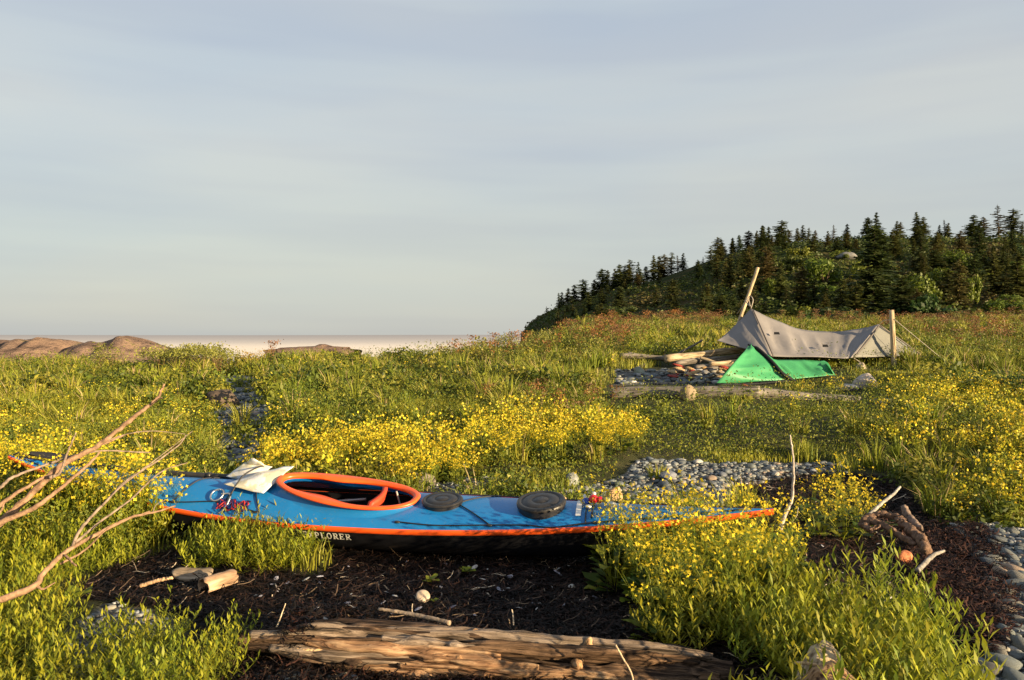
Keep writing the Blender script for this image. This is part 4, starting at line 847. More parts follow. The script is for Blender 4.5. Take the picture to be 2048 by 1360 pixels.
for nm, pts, r0, r1, c_, lb in [
    ('grey_stick', [(1800, 974, 5.2), (1785, 990, 5.1), (1765, 1005, 5.05), (1738, 1030, 5.0)], .008, .012, (0.30, 0.28, 0.25), 'straight grey stick pointing up behind the root'),
    ('grey_stick', [(1888, 1102, 4.35), (1865, 1112, 4.3), (1835, 1142, 4.2)], .008, .014, (0.24, 0.22, 0.20), 'grey stick right of the small orange rock'),
    ('pale_stick', [(592, 1300, 3.18), (630, 1302, 3.16), (680, 1298, 3.16), (706, 1292, 3.16)], .009, .007, (0.60, 0.40, 0.22), 'orange lit stick left of the split log'),
    ('thin_stick', [(757, 1218, 3.45), (820, 1228, 3.4), (900, 1246, 3.3)], .007, .010, (0.30, 0.23, 0.17), 'thin straight stick lying against the back of the log'),
    ('thin_stick', [(553, 1255, 3.25), (562, 1232, 3.28), (571, 1207, 3.3)], .003, .002, (0.5, 0.4, 0.28), 'tiny upright straw beside the left end of the log'),
    ('curved_stick', [(1590, 1326, 2.8), (1625, 1328, 2.8), (1665, 1336, 2.78), (1690, 1356, 2.75), (1712, 1390, 2.7)], .006, .005, (0.55, 0.38, 0.22), 'curved pale twig over the stump at the bottom'),
    ('curved_stick', [(1231, 1290, 2.9), (1245, 1315, 2.88), (1262, 1345, 2.86), (1270, 1380, 2.84)], .004, .003, (0.5, 0.38, 0.25), 'thin curved straw hanging over the split log'),
    ('bark_stick', [(280, 1172, 4.0), (320, 1160, 4.0), (345, 1155, 4.0)], .010, .008, (0.42, 0.27, 0.16), 'short bent stick left of the flat bark'),
    ('white_stick', [(1750, 1215, 3.9), (1790, 1190, 4.0)], .004, .003, (0.4, 0.38, 0.35), 'thin white stick in the seaweed below the root')]:
    b = MB(); branch(b, [P(*q) for q in pts], r0, r1, 16, 7, c_, .15, seed=r0 * 999); tag(b.build(nm, TWIG, None, True), lb, 'stick')
# stumps at the lower edge
for nm, px, py, Y_, s_, sd, lb in (('broken_stump', 1640, 1335, 2.85, 0.085, 31.0, 'pale broken stump sticking out of seaweed beside the bottom right plants'), ('broken_stump', 1660, 1385, 2.70, 0.13, 33.0, 'orange brown split stump cut by the bottom edge')):
    b = MB(); tube(b, [(0, 0, -0.1), (0.0, 0, -0.03), (0.01, 0, 0.02), (0.02, 0.01, 0.06), (0.02, 0, 0.08)], np.array([1.3, 1.1, .9, .7, .35]) * s_ * .8, 20, rough=0.3, seed=sd); q = b.build(nm, DRIFTY if sd == 31 else woodmat('stump_wood', (.06, .03, .02), (.3, .17, .08), (.5, .32, .18), 2), None, False); q.location = P(px, py, Y_); tag(q, lb, 'stump')
# bark: curled piece and flat piece
BARK = woodmat('bark', (0.20, 0.12, 0.07), (0.42, 0.27, 0.17), (0.60, 0.42, 0.30), 1, 6, 6, 0.006)
b = MB(); n = 26; Vs = []
for i_ in range(n + 1):
    a_ = math.radians(-15 + 225 * i_ / n)
    for j in range(11):
        r_ = 0.043 * (1 + 0.05 * float(vn(i_ * .3, j * .4))); Vs.append((math.cos(a_) * r_ * 1.1, -0.085 + 0.017 * j + 0.008 * float(vn(i_ * .5, 9 + j)), math.sin(a_) * r_))
b.add(Vs, [(i_ * 11 + j, (i_ + 1) * 11 + j, (i_ + 1) * 11 + j + 1, i_ * 11 + j + 1) for i_ in range(n) for j in range(10)])
bk = b.build('curled_bark', BARK, None, True); mo = bk.modifiers.new('s', 'SOLIDIFY'); mo.thickness = 0.007; bk.location = up(G(437, 1182), 0.025); bk.rotation_euler = (0.08, 0.0, math.radians(-42)); tag(bk, 'curled tube of tan bark on the seaweed left of centre', 'bark')
b = MB(); Vs = []
for i_ in range(17):
    for j in range(11):
        u_ = i_ / 16 * 2 - 1; v_ = (j / 10 * 2 - 1) * math.sqrt(max(0.05, 1 - abs(u_) ** 3)); Vs.append((u_ * 0.105, v_ * 0.075, 0.018 * (1 - v_ * v_) + 0.006 * float(vn(u_ * 3, v_ * 3))))
b.add(Vs, [(i_ * 11 + j, (i_ + 1) * 11 + j, (i_ + 1) * 11 + j + 1, i_ * 11 + j + 1) for i_ in range(16) for j in range(10)])
fk = b.build('flat_bark', woodmat('bark_grey', (0.16, 0.12, 0.08), (0.28, 0.21, 0.15), (0.38, 0.3, 0.22), 0, 6, 6, 0.006), None, True); mo = fk.modifiers.new('s', 'SOLIDIFY'); mo.thickness = 0.008; fk.location = up(G(385, 1158), 0.03); fk.rotation_euler = (0.22, 0.08, math.radians(15)); tag(fk, 'flat oval slab of grey brown bark behind the curled bark', 'bark')
# grey driftwood behind the cockpit
pk_ = stick('grey_driftwood', G(742, 935) + Vector((0, 0, .06)), G(850, 990) + Vector((0, 0.1, .05)), 0.05, 0.095, DRIFTG, 'grey weathered driftwood chunk just behind the orange cockpit', 'driftwood', n=24, rough=0.25, seg=14)
# round shell (sand dollar) and shell fragments
V_, T_ = ico(3); b = MB(); b.add(V_ * np.array([0.036, 0.036, 0.013]), [tuple(f) for f in T_], (0.42, 0.33, 0.25)); sh = b.build('round_shell', STONE, None, True); sh.location = up(G(846, 1208), 0.025); sh.rotation_euler = (0.7, 0.1, 0.2); tag(sh, 'round tan shell lying on the dark seaweed behind the log', 'shell')
sbase = []
for k in range(4):
    b = MB(); Vs = []; rr_ = 0.55 + 0.25 * k
    for i_ in range(9):
        for j in range(7):
            u_ = i_ / 8 * 2 - 1; v_ = (j / 6 * 2 - 1) * (1 - abs(u_) ** 2.2) ** 0.5 * rr_
            Vs.append((u_, v_ * 0.7, 0.35 * (1 - u_ * u_ * .7 - v_ * v_ * .9) + 0.05 * float(vn(i_ * .9 + k, j * .8))))
    b.add(Vs, [(i_ * 7 + j, (i_ + 1) * 7 + j, (i_ + 1) * 7 + j + 1, i_ * 7 + j + 1) for i_ in range(8) for j in range(6)], [(0.55, 0.53, 0.52), (0.42, 0.42, 0.50), (0.62, 0.6, 0.56), (0.30, 0.30, 0.38)][k])
    sbase.append(b.build('shell_fragment', STONE, None, True))
fixed = [(1735, 1083, 1), (1115, 1147, 0), (1142, 1175, 0), (1000, 1188, 2), (905, 1217, 3), (835, 1225, 3), (950, 1235, 1), (1037, 1218, 0), (1118, 1140, 0), (948, 1140, 2), (612, 1162, 2), (790, 1200, 0), (1350, 1085, 0), (1757, 1098, 0), (1750, 1065, 0), (640, 1157, 1), (1020, 1160, 3), (968, 1165, 0)]
r5 = np.random.default_rng(11)
while len(fixed) < 88:
    px, py = (r5.uniform(450, 1230), r5.uniform(1120, 1250)) if r5.random() < 0.62 else (r5.uniform(1560, 1950), r5.uniform(1060, 1200))
    w, _ = areas(np.array([px]), np.array([py]))
    if w[0]: fixed.append((px, py, int(r5.integers(4))))
for k, (px, py, ty) in enumerate(fixed):
    q = sbase[k] if k < 4 else sbase[ty].copy()
    if k >= 4: COL.objects.link(q)
    s_ = r5.uniform(0.012, 0.024) if k < 18 else r5.uniform(0.005, 0.014); q.scale = (s_ * 1.3, s_, s_); q.location = up(G(px, py), 0.012); q.rotation_euler = (r5.uniform(-.6, .6), r5.uniform(-.6, .6), r5.uniform(0, 6.3)); tag(q, 'small broken pale shell piece scattered on the black seaweed', 'shell', 'broken shells scattered on the seaweed')

# ------------------------------------------------------------------ PEBBLES
V1, T1 = ico(2)
def pebtm(seed):
    d = 1 + 0.22 * fbm(V1[:, 0] * 1.5 + seed, V1[:, 1] * 1.5, V1[:, 2] * 1.5, o=3) * 2
    return (V1 * d[:, None] * np.array([1, 0.68, 0.42]), np.zeros((0, 4), int), T1, np.ones((len(V1), 3)))
PT = [pebtm(s) for s in (1., 5., 9., 14.)]
def pebcols(n, r):
    base = np.array([(0.16, 0.18, 0.18), (0.22, 0.23, 0.22), (0.12, 0.14, 0.16), (0.28, 0.26, 0.22), (0.20, 0.22, 0.26), (0.32, 0.24, 0.18), (0.42, 0.42, 0.42), (0.09, 0.10, 0.11)]) * 1.05
    return base[r.choice(8, n, p=[.2, .2, .17, .11, .12, .05, .05, .1])] * r.uniform(0.45, 0.95, (n, 1))
def pebbles(n, region_poly, smin, smax, seed, thin=None):
    r = np.random.default_rng(seed); out = []; P0 = []
    pxs = [q[0] for q in region_poly]; pys = [q[1] for q in region_poly]
    pts = []
    corners = np.array([G(x, y)[:2] for x, y in region_poly]); lo_, hi_ = corners.min(0), corners.max(0)
    while len(pts) < n:
        x = r.uniform(lo_[0], hi_[0], n * 2); y = r.uniform(lo_[1], hi_[1], n * 2)
        px, py = proj(x + .08 * fbm(x * 3, y * 3), y + .08 * fbm(x * 3 + 9, y * 3)); k = inpoly(px, py, region_poly); pts += list(zip(x[k], y[k]))
        if not k.any(): break
    pts = np.array(pts[:n]); s = np.exp(r.uniform(math.log(smin), math.log(smax), len(pts)))
    z = hz(pts[:, 0], pts[:, 1], True) + s * 0.22
    pos = np.column_stack([pts, z]); c = pebcols(len(pts), r); rz = r.uniform(0, 6.28, len(pts)) if thin is None else r.normal(thin, 0.5, len(pts)); ti = r.normal(0, 0.22, len(pts)); parts = []
    for k in range(4):
        m_ = np.arange(len(pts)) % 4 == k; parts.append(replicate(PT[k], pos[m_], rz[m_], s[m_], c[m_], ti[m_]))
    return parts
allp = pebbles(3000, PEB_B, 0.009, 0.036, 1) + pebbles(110, PEB_B, 0.035, 0.06, 7) + pebbles(1500, PEB_P, 0.02, 0.075, 2) + pebbles(900, PEB_L, 0.008, 0.025, 3) + pebbles(240, PEB_C, 0.03, 0.10, 4) + pebbles(6500, PEB_R, 0.010, 0.034, 5)
V, Q, T, C = join(allp); pb = mesh_np('beach_pebbles', V, [T], STONE, C, True); tag(pb, 'grey rounded pebbles covering the bare patches of beach', 'pebbles', kind='stuff')
# large cobbles of the right bank, one by one
cb = []
r6 = np.random.default_rng(6)
for k in range(8):
    tm = PT[k % 4]; q = mesh_np('beach_cobble', tm[0] * np.array([1, 0.9 + 0.05 * k, 1]), [T1], STONE, np.tile(pebcols(1, r6), (len(V1), 1)), True); cb.append(q)
pos = []; tries = 0
while len(pos) < 170 and tries < 9000:
    tries += 1; px = r6.uniform(1925, 2240); py = r6.uniform(1070, 1500)
    if not inpoly([px + 8 * r6.normal()], [py], PEB_R)[0]: continue
    g0 = G(px, py); s_ = r6.uniform(0.030, 0.062) * (1.0 if g0.y < 4 else 1.1)
    if any((g0.x - a_[0].x) ** 2 + (g0.y - a_[0].y) ** 2 < (0.62 * (s_ + a_[1])) ** 2 for a_ in pos): continue
    pos.append((g0, s_))
for k, (g0, s_) in enumerate(pos):
    q = cb[k] if k < 8 else cb[k % 8].copy()
    if k >= 8: COL.objects.link(q)
    q.location = up(g0, s_ * 0.34); q.scale = (s_ * r6.uniform(0.95, 1.35), s_, s_ * r6.uniform(0.85, 1.2)); q.rotation_euler = (r6.normal(0, .25), r6.normal(0.15, .25), r6.normal(-0.9, .5))
    tag(q, 'smooth grey flattened cobble in the stony bank at the right edge', 'cobble', 'smooth cobbles at the right edge')

# ------------------------------------------------------------------ SEAWEED strands and straw
def strands(n, poly, L0, L1, w, cols, seed, lift=0.012, curve=0.5):
    r = np.random.default_rng(seed); corners = np.array([G(x, y)[:2] for x, y in poly]); lo_, hi_ = corners.min(0), corners.max(0); pts = []
    while len(pts) < n:
        x = r.uniform(lo_[0], hi_[0], n * 2); y = r.uniform(lo_[1], hi_[1], n * 2); px, py = proj(x + .1 * fbm(x * 3, y * 3), y + .1 * fbm(x * 3 + 9, y * 3)); k = inpoly(px, py, poly); pts += list(zip(x[k], y[k]))
    pts = np.array(pts[:n]); a = r.uniform(0, 6.28, n); L = r.uniform(L0, L1, n); cv = r.normal(0, curve, n); ti = r.normal(0, 0.25, n)
    V = []; seg = 4; px_, py_ = pts[:, 0], pts[:, 1]; d = a.copy(); hgt = hz(px_, py_, True) + r.uniform(0, lift, n)
    W_ = w * r.uniform(0.5, 1.5, n)
    for k in range(seg + 1):
        nx = -np.sin(d) * W_; ny = np.cos(d) * W_
        zz_ = np.maximum(hgt + ti * L * k / seg + 0.004 * np.sin(k * 1.7 + a), hz(px_, py_, True) + 0.003)
        V.append(np.stack([px_ - nx, py_ - ny, zz_ - W_ * .3], -1)); V.append(np.stack([px_ + nx, py_ + ny, zz_ + W_ * .5], -1))
        px_ = px_ + np.cos(d) * L / seg; py_ = py_ + np.sin(d) * L / seg; d = d + cv
    V = np.stack(V, 1); nv = 2 * (seg + 1); off = (np.arange(n) * nv)[:, None, None]
    Q = np.array([[2 * k, 2 * k + 1, 2 * k + 3, 2 * k + 2] for k in range(seg)])[None] + off
    cc = np.array(cols)[r.integers(len(cols), size=n)] * r.uniform(0.6, 1.4, (n, 1)); C = np.repeat(cc, nv, 0)
    return V.reshape(-1, 3), Q.reshape(-1, 4), np.zeros((0, 3), int), C
dk_ = [(0.010, 0.006, 0.005), (0.006, 0.004, 0.004), (0.018, 0.009, 0.006), (0.004, 0.004, 0.004)]; rd = [(0.035, 0.014, 0.010), (0.015, 0.008, 0.006), (0.05, 0.022, 0.015)]
V, Q, T, C = join([strands(34000, WRACK, 0.02, 0.09, 0.0022, dk_ + [(0.03, 0.014, 0.009)], 21), strands(12000, WRACK2, 0.02, 0.09, 0.0025, dk_ + rd, 22), strands(9000, [(1800, 1080), (1960, 1050), (2010, 1130), (2040, 1240), (1990, 1330), (1880, 1250)], 0.02, 0.08, 0.0025, rd, 23, 0.05), strands(7000, [(420, 1300), (800, 1290), (1300, 1330), (1300, 1420), (400, 1420)], 0.02, 0.07, 0.0022, rd + dk_, 24, 0.03), strands(2300, [(562, 1275), (635, 1275), (655, 1335), (575, 1335)], 0.02, 0.07, 0.0028, dk_ + rd[:2], 28, 0.17)])
sw = mesh_np('seaweed', V, [Q], STRANDM, C); tag(sw, 'black and brown dried seaweed spread under and before the kayak', 'seaweed', kind='stuff')
straw = [(0.26, 0.18, 0.11), (0.13, 0.085, 0.055), (0.42, 0.34, 0.25), (0.09, 0.06, 0.045), (0.06, 0.035, 0.025)]
V, Q, T, C = join([strands(1500, WRACK, 0.02, 0.13, 0.0019, straw, 25, 0.02, .12), strands(800, WRACK2, 0.02, 0.13, 0.0019, straw, 26, 0.02, .12), strands(160, PEB_L, 0.03, 0.13, 0.0016, straw, 27, 0.02, .12)])
st_ = mesh_np('straw_litter', V, [Q], STRANDM, C); tag(st_, 'thin dry straws and stems littering the seaweed', 'straw', kind='stuff')

# ------------------------------------------------------------------ PLANTS
def leaf(b, base, d, L, w, col, bendz=-0.3, seg=2, up_=(0, 0, 1)):
    """narrow leaf: tapered strip from base along d"""
    d = np.array(d, float); d /= np.linalg.norm(d) + 1e-9; s = np.cross(d, up_); ns_ = np.linalg.norm(s)
    if ns_ < 1e-3: s = np.array([1., 0, 0])
    else: s = s / ns_
    p0 = np.array(base, float); p1 = p0 + d * L * 0.45; p2 = p0 + d * L + np.array([0, 0, bendz * L])
    V_ = [p0, p1 - s * w / 2 , p1 + s * w / 2, p2]; nrm = np.cross(s, d) * w * 0.18
    V_[1] = V_[1] + nrm; V_[2] = V_[2] + nrm
    b.add(V_, [(0, 1, 2), (1, 3, 2)], col)
def rb(r, v_, k=0.2): return np.array(v_) * (1 + r.uniform(-k, k))
LG = (0.285, 0.29, 0.020); LG2 = (0.155, 0.185, 0.016); LD = (0.045, 0.085, 0.015); YEL = (0.68, 0.53, 0.03); YG = (0.26, 0.30, 0.03)
def rocket(seed, nsh=26, R=0.15, Hh=0.26):
    """leafy shore plant: many upright shoots with narrow leaves"""
    r = np.random.default_rng(seed); b = MB()
    for _ in range(nsh):
        a_ = r.uniform(0, 6.28); q = R * math.sqrt(r.random()); x, y = q * math.cos(a_), q * math.sin(a_); h_ = Hh * (1 - 0.55 * (q / R) ** 2) * r.uniform(0.7, 1.15)
        lean = 0.35 * q / R + 0.1; tip = np.array([x + math.cos(a_) * h_ * lean, y + math.sin(a_) * h_ * lean, h_]); bs = np.array([x * 0.55, y * 0.55, 0.0])
        n = 13; col = rb(r, LG if r.random() < 0.65 else LG2)
        s = np.array([0.0016, 0, 0]); b.add([bs - s, bs + s, tip], [(0, 1, 2)], np.array(YG) * 0.7)
        for k in range(n):
            f = 0.12 + 0.88 * (k / (n - 1)); pt = bs + (tip - bs) * f; az = k * 2.4 + a_; elv = 0.35 + 0.75 * f
            d = (math.cos(az) * math.cos(elv), math.sin(az) * math.cos(elv), math.sin(elv)); leaf(b, pt, d, r.uniform(0.038, 0.070) * (1.1 - 0.35 * f), r.uniform(0.007, 0.0125), col * r.uniform(0.8, 1.2), r.uniform(-0.3, 0.1))
    return b
def roundleaf(b, base, az, L, w, col, r):
    d = np.array([math.cos(az), math.sin(az), 0]); s = np.array([-d[1], d[0], 0]); pb_ = np.array(base); n = 7; V_ = [pb_]
    up0 = r.uniform(0.1, 0.8)
    cen_ = pb_ + d * L * 0.5 + np.array([0, 0, up0 * L * .5])
    pts = []
    for k in range(n):
        f = -math.pi + 2 * math.pi * (k + 0.5) / n; ww = w * (1 + 0.18 * math.sin(k * 2.7)); pts.append(cen_ + (d + np.array([0, 0, up0 * .6])) * math.cos(f) * L * 0.5 + s * math.sin(f) * ww * 0.5 + np.array([0, 0, 0.12 * w * math.sin(k * 1.9)]))
    V_ = pts + [cen_ - np.array([0, 0, 0.08 * w])]; b.add(V_, [(k, (k + 1) % n, n) for k in range(n)], col)
    b.add([pb_ * 0.3, pts[0], pts[-1]], [(0, 1, 2)], np.array(YG) * .6)
def mustard(seed, nst=9, R=0.12, Hh=0.42, fl=1.0, leaves=1.0):
    """flowering stalks above broad basal leaves; returns green mesh and petal mesh"""
    r = np.random.default_rng(seed); b = MB(); f_ = MB()
    for _ in range(int(16 * leaves)):
        a_ = r.uniform(0, 6.28); q = R * r.uniform(0.1, 1.1); roundleaf(b, (q * math.cos(a_), q * math.sin(a_), r.uniform(0.01, 0.17)), a_ + r.normal(0, .5), r.uniform(0.06, 0.13), r.uniform(0.045, 0.09), rb(r, LD if r.random() < .6 else LG2, .3), r)
    for _ in range(nst):
        a_ = r.uniform(0, 6.28); h_ = Hh * r.uniform(0.65, 1.1); ln = r.uniform(0.1, 0.45); bs = np.array([R * .4 * math.cos(a_), R * .4 * math.sin(a_), 0]); tip = bs + np.array([math.cos(a_) * h_ * ln, math.sin(a_) * h_ * ln, h_])
        s = np.array([-math.sin(a_), math.cos(a_), 0]) * 0.0022; mid = (bs + tip) / 2 + np.array([math.cos(a_), math.sin(a_), 0]) * -0.02
        b.add([bs - s, bs + s, mid + s, mid - s, tip], [(0, 1, 2, 3), (3, 2, 4)], np.array(YG) * .8)
        heads = [tip]
        for k in range(r.integers(3, 6)):
            f = r.uniform(0.45, 0.9); pt = bs + (tip - bs) * f; az = r.uniform(0, 6.28); e_ = pt + np.array([math.cos(az) * .07, math.sin(az) * .07, r.uniform(0.05, 0.12)]) * r.uniform(.6, 1.1); b.add([pt - s * .7, pt + s * .7, e_], [(0, 1, 2)], np.array(YG) * .8); heads.append(e_)
            if r.random() < 0.7: leaf(b, pt, (math.cos(az), math.sin(az), 0.3), r.uniform(.03, .06), r.uniform(.01, .018), rb(r, LG2), -.2)
        for e_ in heads:
            for k in range(int(r.integers(2, 6) * fl)):   # four-petalled flowers
                c0 = e_ + r.normal(0, 0.015, 3); n1 = r.normal(size=3) + np.array([0, 0, 1.2]); n1 /= np.linalg.norm(n1); t1 = np.cross(n1, r.normal(size=3)); t1 /= np.linalg.norm(t1); t2 = np.cross(n1, t1); q = r.uniform(0.0085, 0.0125); col = rb(r, YEL, .15)
                f_.add([c0 + t1 * q, c0 + (t1 + t2) * q * .35, c0 + t2 * q, c0 + (-t1 + t2) * q * .35, c0 - t1 * q, c0 + (-t1 - t2) * q * .35, c0 - t2 * q, c0 + (t1 - t2) * q * .35], [(0, 1, 6, 7)[:3] + (7,), (1, 2, 3, 5)[:3] + (5,), (3, 4, 5), (1, 5, 7), (5, 6, 7)], col)
            for k in range(4):  # pods below the head
                c0 = e_ - (e_ - bs) * r.uniform(0.03, 0.16); az = r.uniform(0, 6.28); leaf(b, c0, (math.cos(az), math.sin(az), 1.1), r.uniform(.015, .03), 0.0028, YG, 0)
    return b, f_
# individual plants
def plant_copies(protos, spots, label, cat, group, zscale=(0.85, 1.15)):
    r = np.random.default_rng(len(spots) + 5); out = []
    used = set()
    for k, (x, y, s_) in enumerate(spots):
        pi = k % len(protos); pr = protos[pi]
        if pi not in used: q = pr; used.add(pi)
        else: q = ctree(pr)
        q.location = (x, y, float(hz(x, y, True)) - 0.01); q.rotation_euler = (r.normal(0, .06), r.normal(0, .06), r.uniform(0, 6.28)); q.scale = (s_, s_, s_ * r.uniform(*zscale)); tag(q, label, cat, group); out.append(q)
    return out
def mkrocket(seed, **k):
    return rocket(seed, **k).build('shore_plant', LEAF)
def mkmustard(seed, **k):
    b, f_ = mustard(seed, **k); e_ = empty('yellow_wildflower'); b.build('stems_and_leaves', LEAF, e_); f_.build('blossoms', PETAL, e_); return e_
def fill(poly, spacing, seed, jitter=0.5, smin=0.8, smax=1.2, extra=None):
    r = np.random.default_rng(seed); co = np.array([G(x, y)[:2] for x, y in poly]); lo_, hi_ = co.min(0), co.max(0); out = []
    for x in np.arange(lo_[0], hi_[0], spacing):
        for y in np.arange(lo_[1], hi_[1], spacing):
            X_ = x + r.uniform(-jitter, jitter) * spacing; Y_ = y + r.uniform(-jitter, jitter) * spacing; px, py = proj(np.array([X_]), np.array([Y_]))
            if inpoly(px, py, poly)[0]: out.append((X_, Y_, r.uniform(smin, smax)))
    return out
RK = [mkrocket(s) for s in (1, 2, 3, 4)]
plant_copies(RK, fill(ROCK1, 0.135, 1, smin=0.62, smax=1.35), 'bright green narrow leaved shore plant in the large bottom right mass', 'shore plant', 'narrow leaved plants in the bottom right mass')
RKb = [mkrocket(s) for s in (11, 12, 13)]
plant_copies(RKb, fill([(30, 1600), (90, 1390), (190, 1320), (320, 1290), (440, 1275), (480, 1330), (420, 1390), (330, 1420), (300, 1600)], 0.155, 2, smin=0.5, smax=1.1), 'bright green narrow leaved shore plant in the bottom left patch', 'shore plant', 'narrow leaved plants in the bottom left patch')
RKc = [mkrocket(s) for s in (21, 22, 23)]
plant_copies(RKc, fill([(365, 1135), (400, 1095), (560, 1085), (585, 1100), (600, 1135), (520, 1150), (420, 1150)], 0.13, 3, smin=0.75, smax=1.05), 'narrow leaved green plant growing against the hull below the chart', 'shore plant', 'green plants in front of the foredeck')
RKd = [mkrocket(s) for s in (31, 32, 33)]
plant_copies(RKd, fill([(-200, 1060), (60, 1060), (330, 1075), (270, 1130), (140, 1170), (110, 1260), (90, 1330), (20, 1480), (-200, 1480)], 0.16, 4, smin=0.6, smax=1.2), 'narrow leaved green plant under the dead branches on the left', 'shore plant', 'green plants under the dead branches')
MU = [mkmustard(s, leaves=1.6, fl=.62) for s in (41, 42, 43, 44)]
plant_copies(MU, [(x, y, s_) for x, y, s_ in fill([(1200, 1130), (1290, 1110), (1440, 1120), (1560, 1120), (1600, 1190), (1470, 1250), (1340, 1300), (1250, 1240)], 0.17, 5, smin=0.85, smax=1.12)], 'yellow flowering stalks over broad leaves in front of the stern', 'wildflower', 'yellow wildflowers in front of the stern')
MUb = [mkmustard(s, nst=7) for s in (51, 52)]
plant_copies(MUb, [(G(px, py).x, G(px, py).y, s_) for px, py, s_ in ((1640, 1080, .95), (1690, 1085, 1.0), (1735, 1080, .9), (1665, 1055, 1.1), (1710, 1050, 1.0), (1620, 1040, .9))], 'yellow flowering plant left of the driftwood root', 'wildflower', 'yellow wildflowers beside the driftwood root')
MUc = [mkmustard(s, nst=8, leaves=1.0, Hh=0.44) for s in (61, 62, 63)]
plant_copies(MUc, fill([(60, 1075), (-20, 1010), (-100, 975), (60, 955), (130, 985), (260, 1010), (360, 1040), (350, 1075), (200, 1090)], 0.19, 6, smin=0.75, smax=1.08), 'yellow flowering plant hiding the bow of the kayak', 'wildflower', 'yellow wildflowers along the bow')
MUd = [mkmustard(s, nst=12, leaves=.5, Hh=0.34, fl=1.2) for s in (71, 72, 73)]
plant_copies(MUd, fill([(500, 985), (560, 940), (700, 925), (940, 925), (1000, 905), (1290, 905), (1280, 925), (1100, 935), (980, 950), (900, 985), (800, 990), (770, 950), (700, 960)], 0.24, 7, smin=0.75, smax=1.1), 'yellow flowering clump in the bank just behind the kayak', 'wildflower', 'yellow wildflower bank behind the kayak')
bow = []; _r = np.random.default_rng(17)
for k in range(30):
    s_ = -0.84 + .40 * k / 33; q = kw((s_ * KL / 2, -float(kb(s_)) - _r.uniform(.04, .22), 0)); bow.append((q.x, q.y, _r.uniform(1.15, 1.65)))
RKe = [mkrocket(s_, Hh=.25, R=.11) for s_ in (35, 36)]
plant_copies(RKe, bow[::3] + bow[2::3], 'tall leafy plant pressed against the near side of the bow', 'shore plant', 'tall leafy plants against the bow')
MUe = [mkmustard(s_, nst=8, leaves=.8, Hh=.36, R=.09) for s_ in (65, 66)]
plant_copies(MUe, bow[1::3], 'tall yellow flowering plant pressed against the near side of the bow', 'wildflower', 'yellow flowers against the bow')
# a few broad-leaved seedlings on the seaweed
def seedling(seed):
    r = np.random.default_rng(seed); b = MB()
    for k in range(6): roundleaf(b, (0, 0, 0.02), k * 1.05 + r.uniform(-.2, .2), 0.055, 0.04, rb(r, LG2), r)
    return b.build('seedling', LEAF)
sd = [seedling(k) for k in range(6)]
for q, (px, py, s_, lb) in zip(sd, ((862, 1172, .9, 'small green seedling above the round shell'), (935, 1150, .9, 'green seedling left of a white shell on the seaweed'), (720, 1090, 1.3, 'broad leaved seedling under the lettering'), (690, 1082, 1.0, 'broad leaved seedling left of the one under the lettering'), (150, 1215, 1.5, 'broad leaved dark plant at the lower left'), (868, 1262, .4, 'tiny green sprout on top of the log'))):
    q.location = up(G(px, py), 0.0 if s_ > .5 else 0.12); q.scale = (s_,) * 3; tag(q, lb, 'seedling')
# masses nobody could count --------------------------------------------------
def sample_ground(n, Y0, Y1, umin, umax, r, power=1.0):
    Y = Y0 * (Y1 / Y0) ** r.random(n) ** power; u = r.uniform(umin, umax, n); return u * Y, Y
def ok_veg(X, Y):
    px, py = proj(X + .12 * fbm(X * 3, Y * 3), Y + .12 * fbm(X * 3 + 9, Y * 3)); w, b_ = areas(px, py)
    camp = inpoly(px, py, [(1340, 730), (1480, 726), (1680, 744), (1680, 764), (1440, 780), (1230, 776), (1235, 745)]) | (inpoly(px, py, [(1215, 770), (1720, 775), (1780, 800), (1640, 818), (1210, 812)]) & (vn(X * 3.1, Y * 3.1) > -0.45))
    kx = (X - KC.x) * math.cos(KRZ) + (Y - KC.y) * math.sin(KRZ); ky = -(X - KC.x) * math.sin(KRZ) + (Y - KC.y) * math.cos(KRZ)
    onk = (np.abs(ky) < 0.33 * np.clip(1 - (kx / 2.75) ** 2, 0, 1) + 0.05) & (np.abs(kx) < 2.7)
    pth = inpoly(px, py, PEB_P); b_ = b_ & ~(pth & (vn(X * 4, Y * 4) > .5)) & ~(inpoly(px, py, PEB_B) & (fbm(X * 2.2, Y * 2.2, 4.) > .24)); return ~w & ~b_ & ~camp & ~onk, px, py
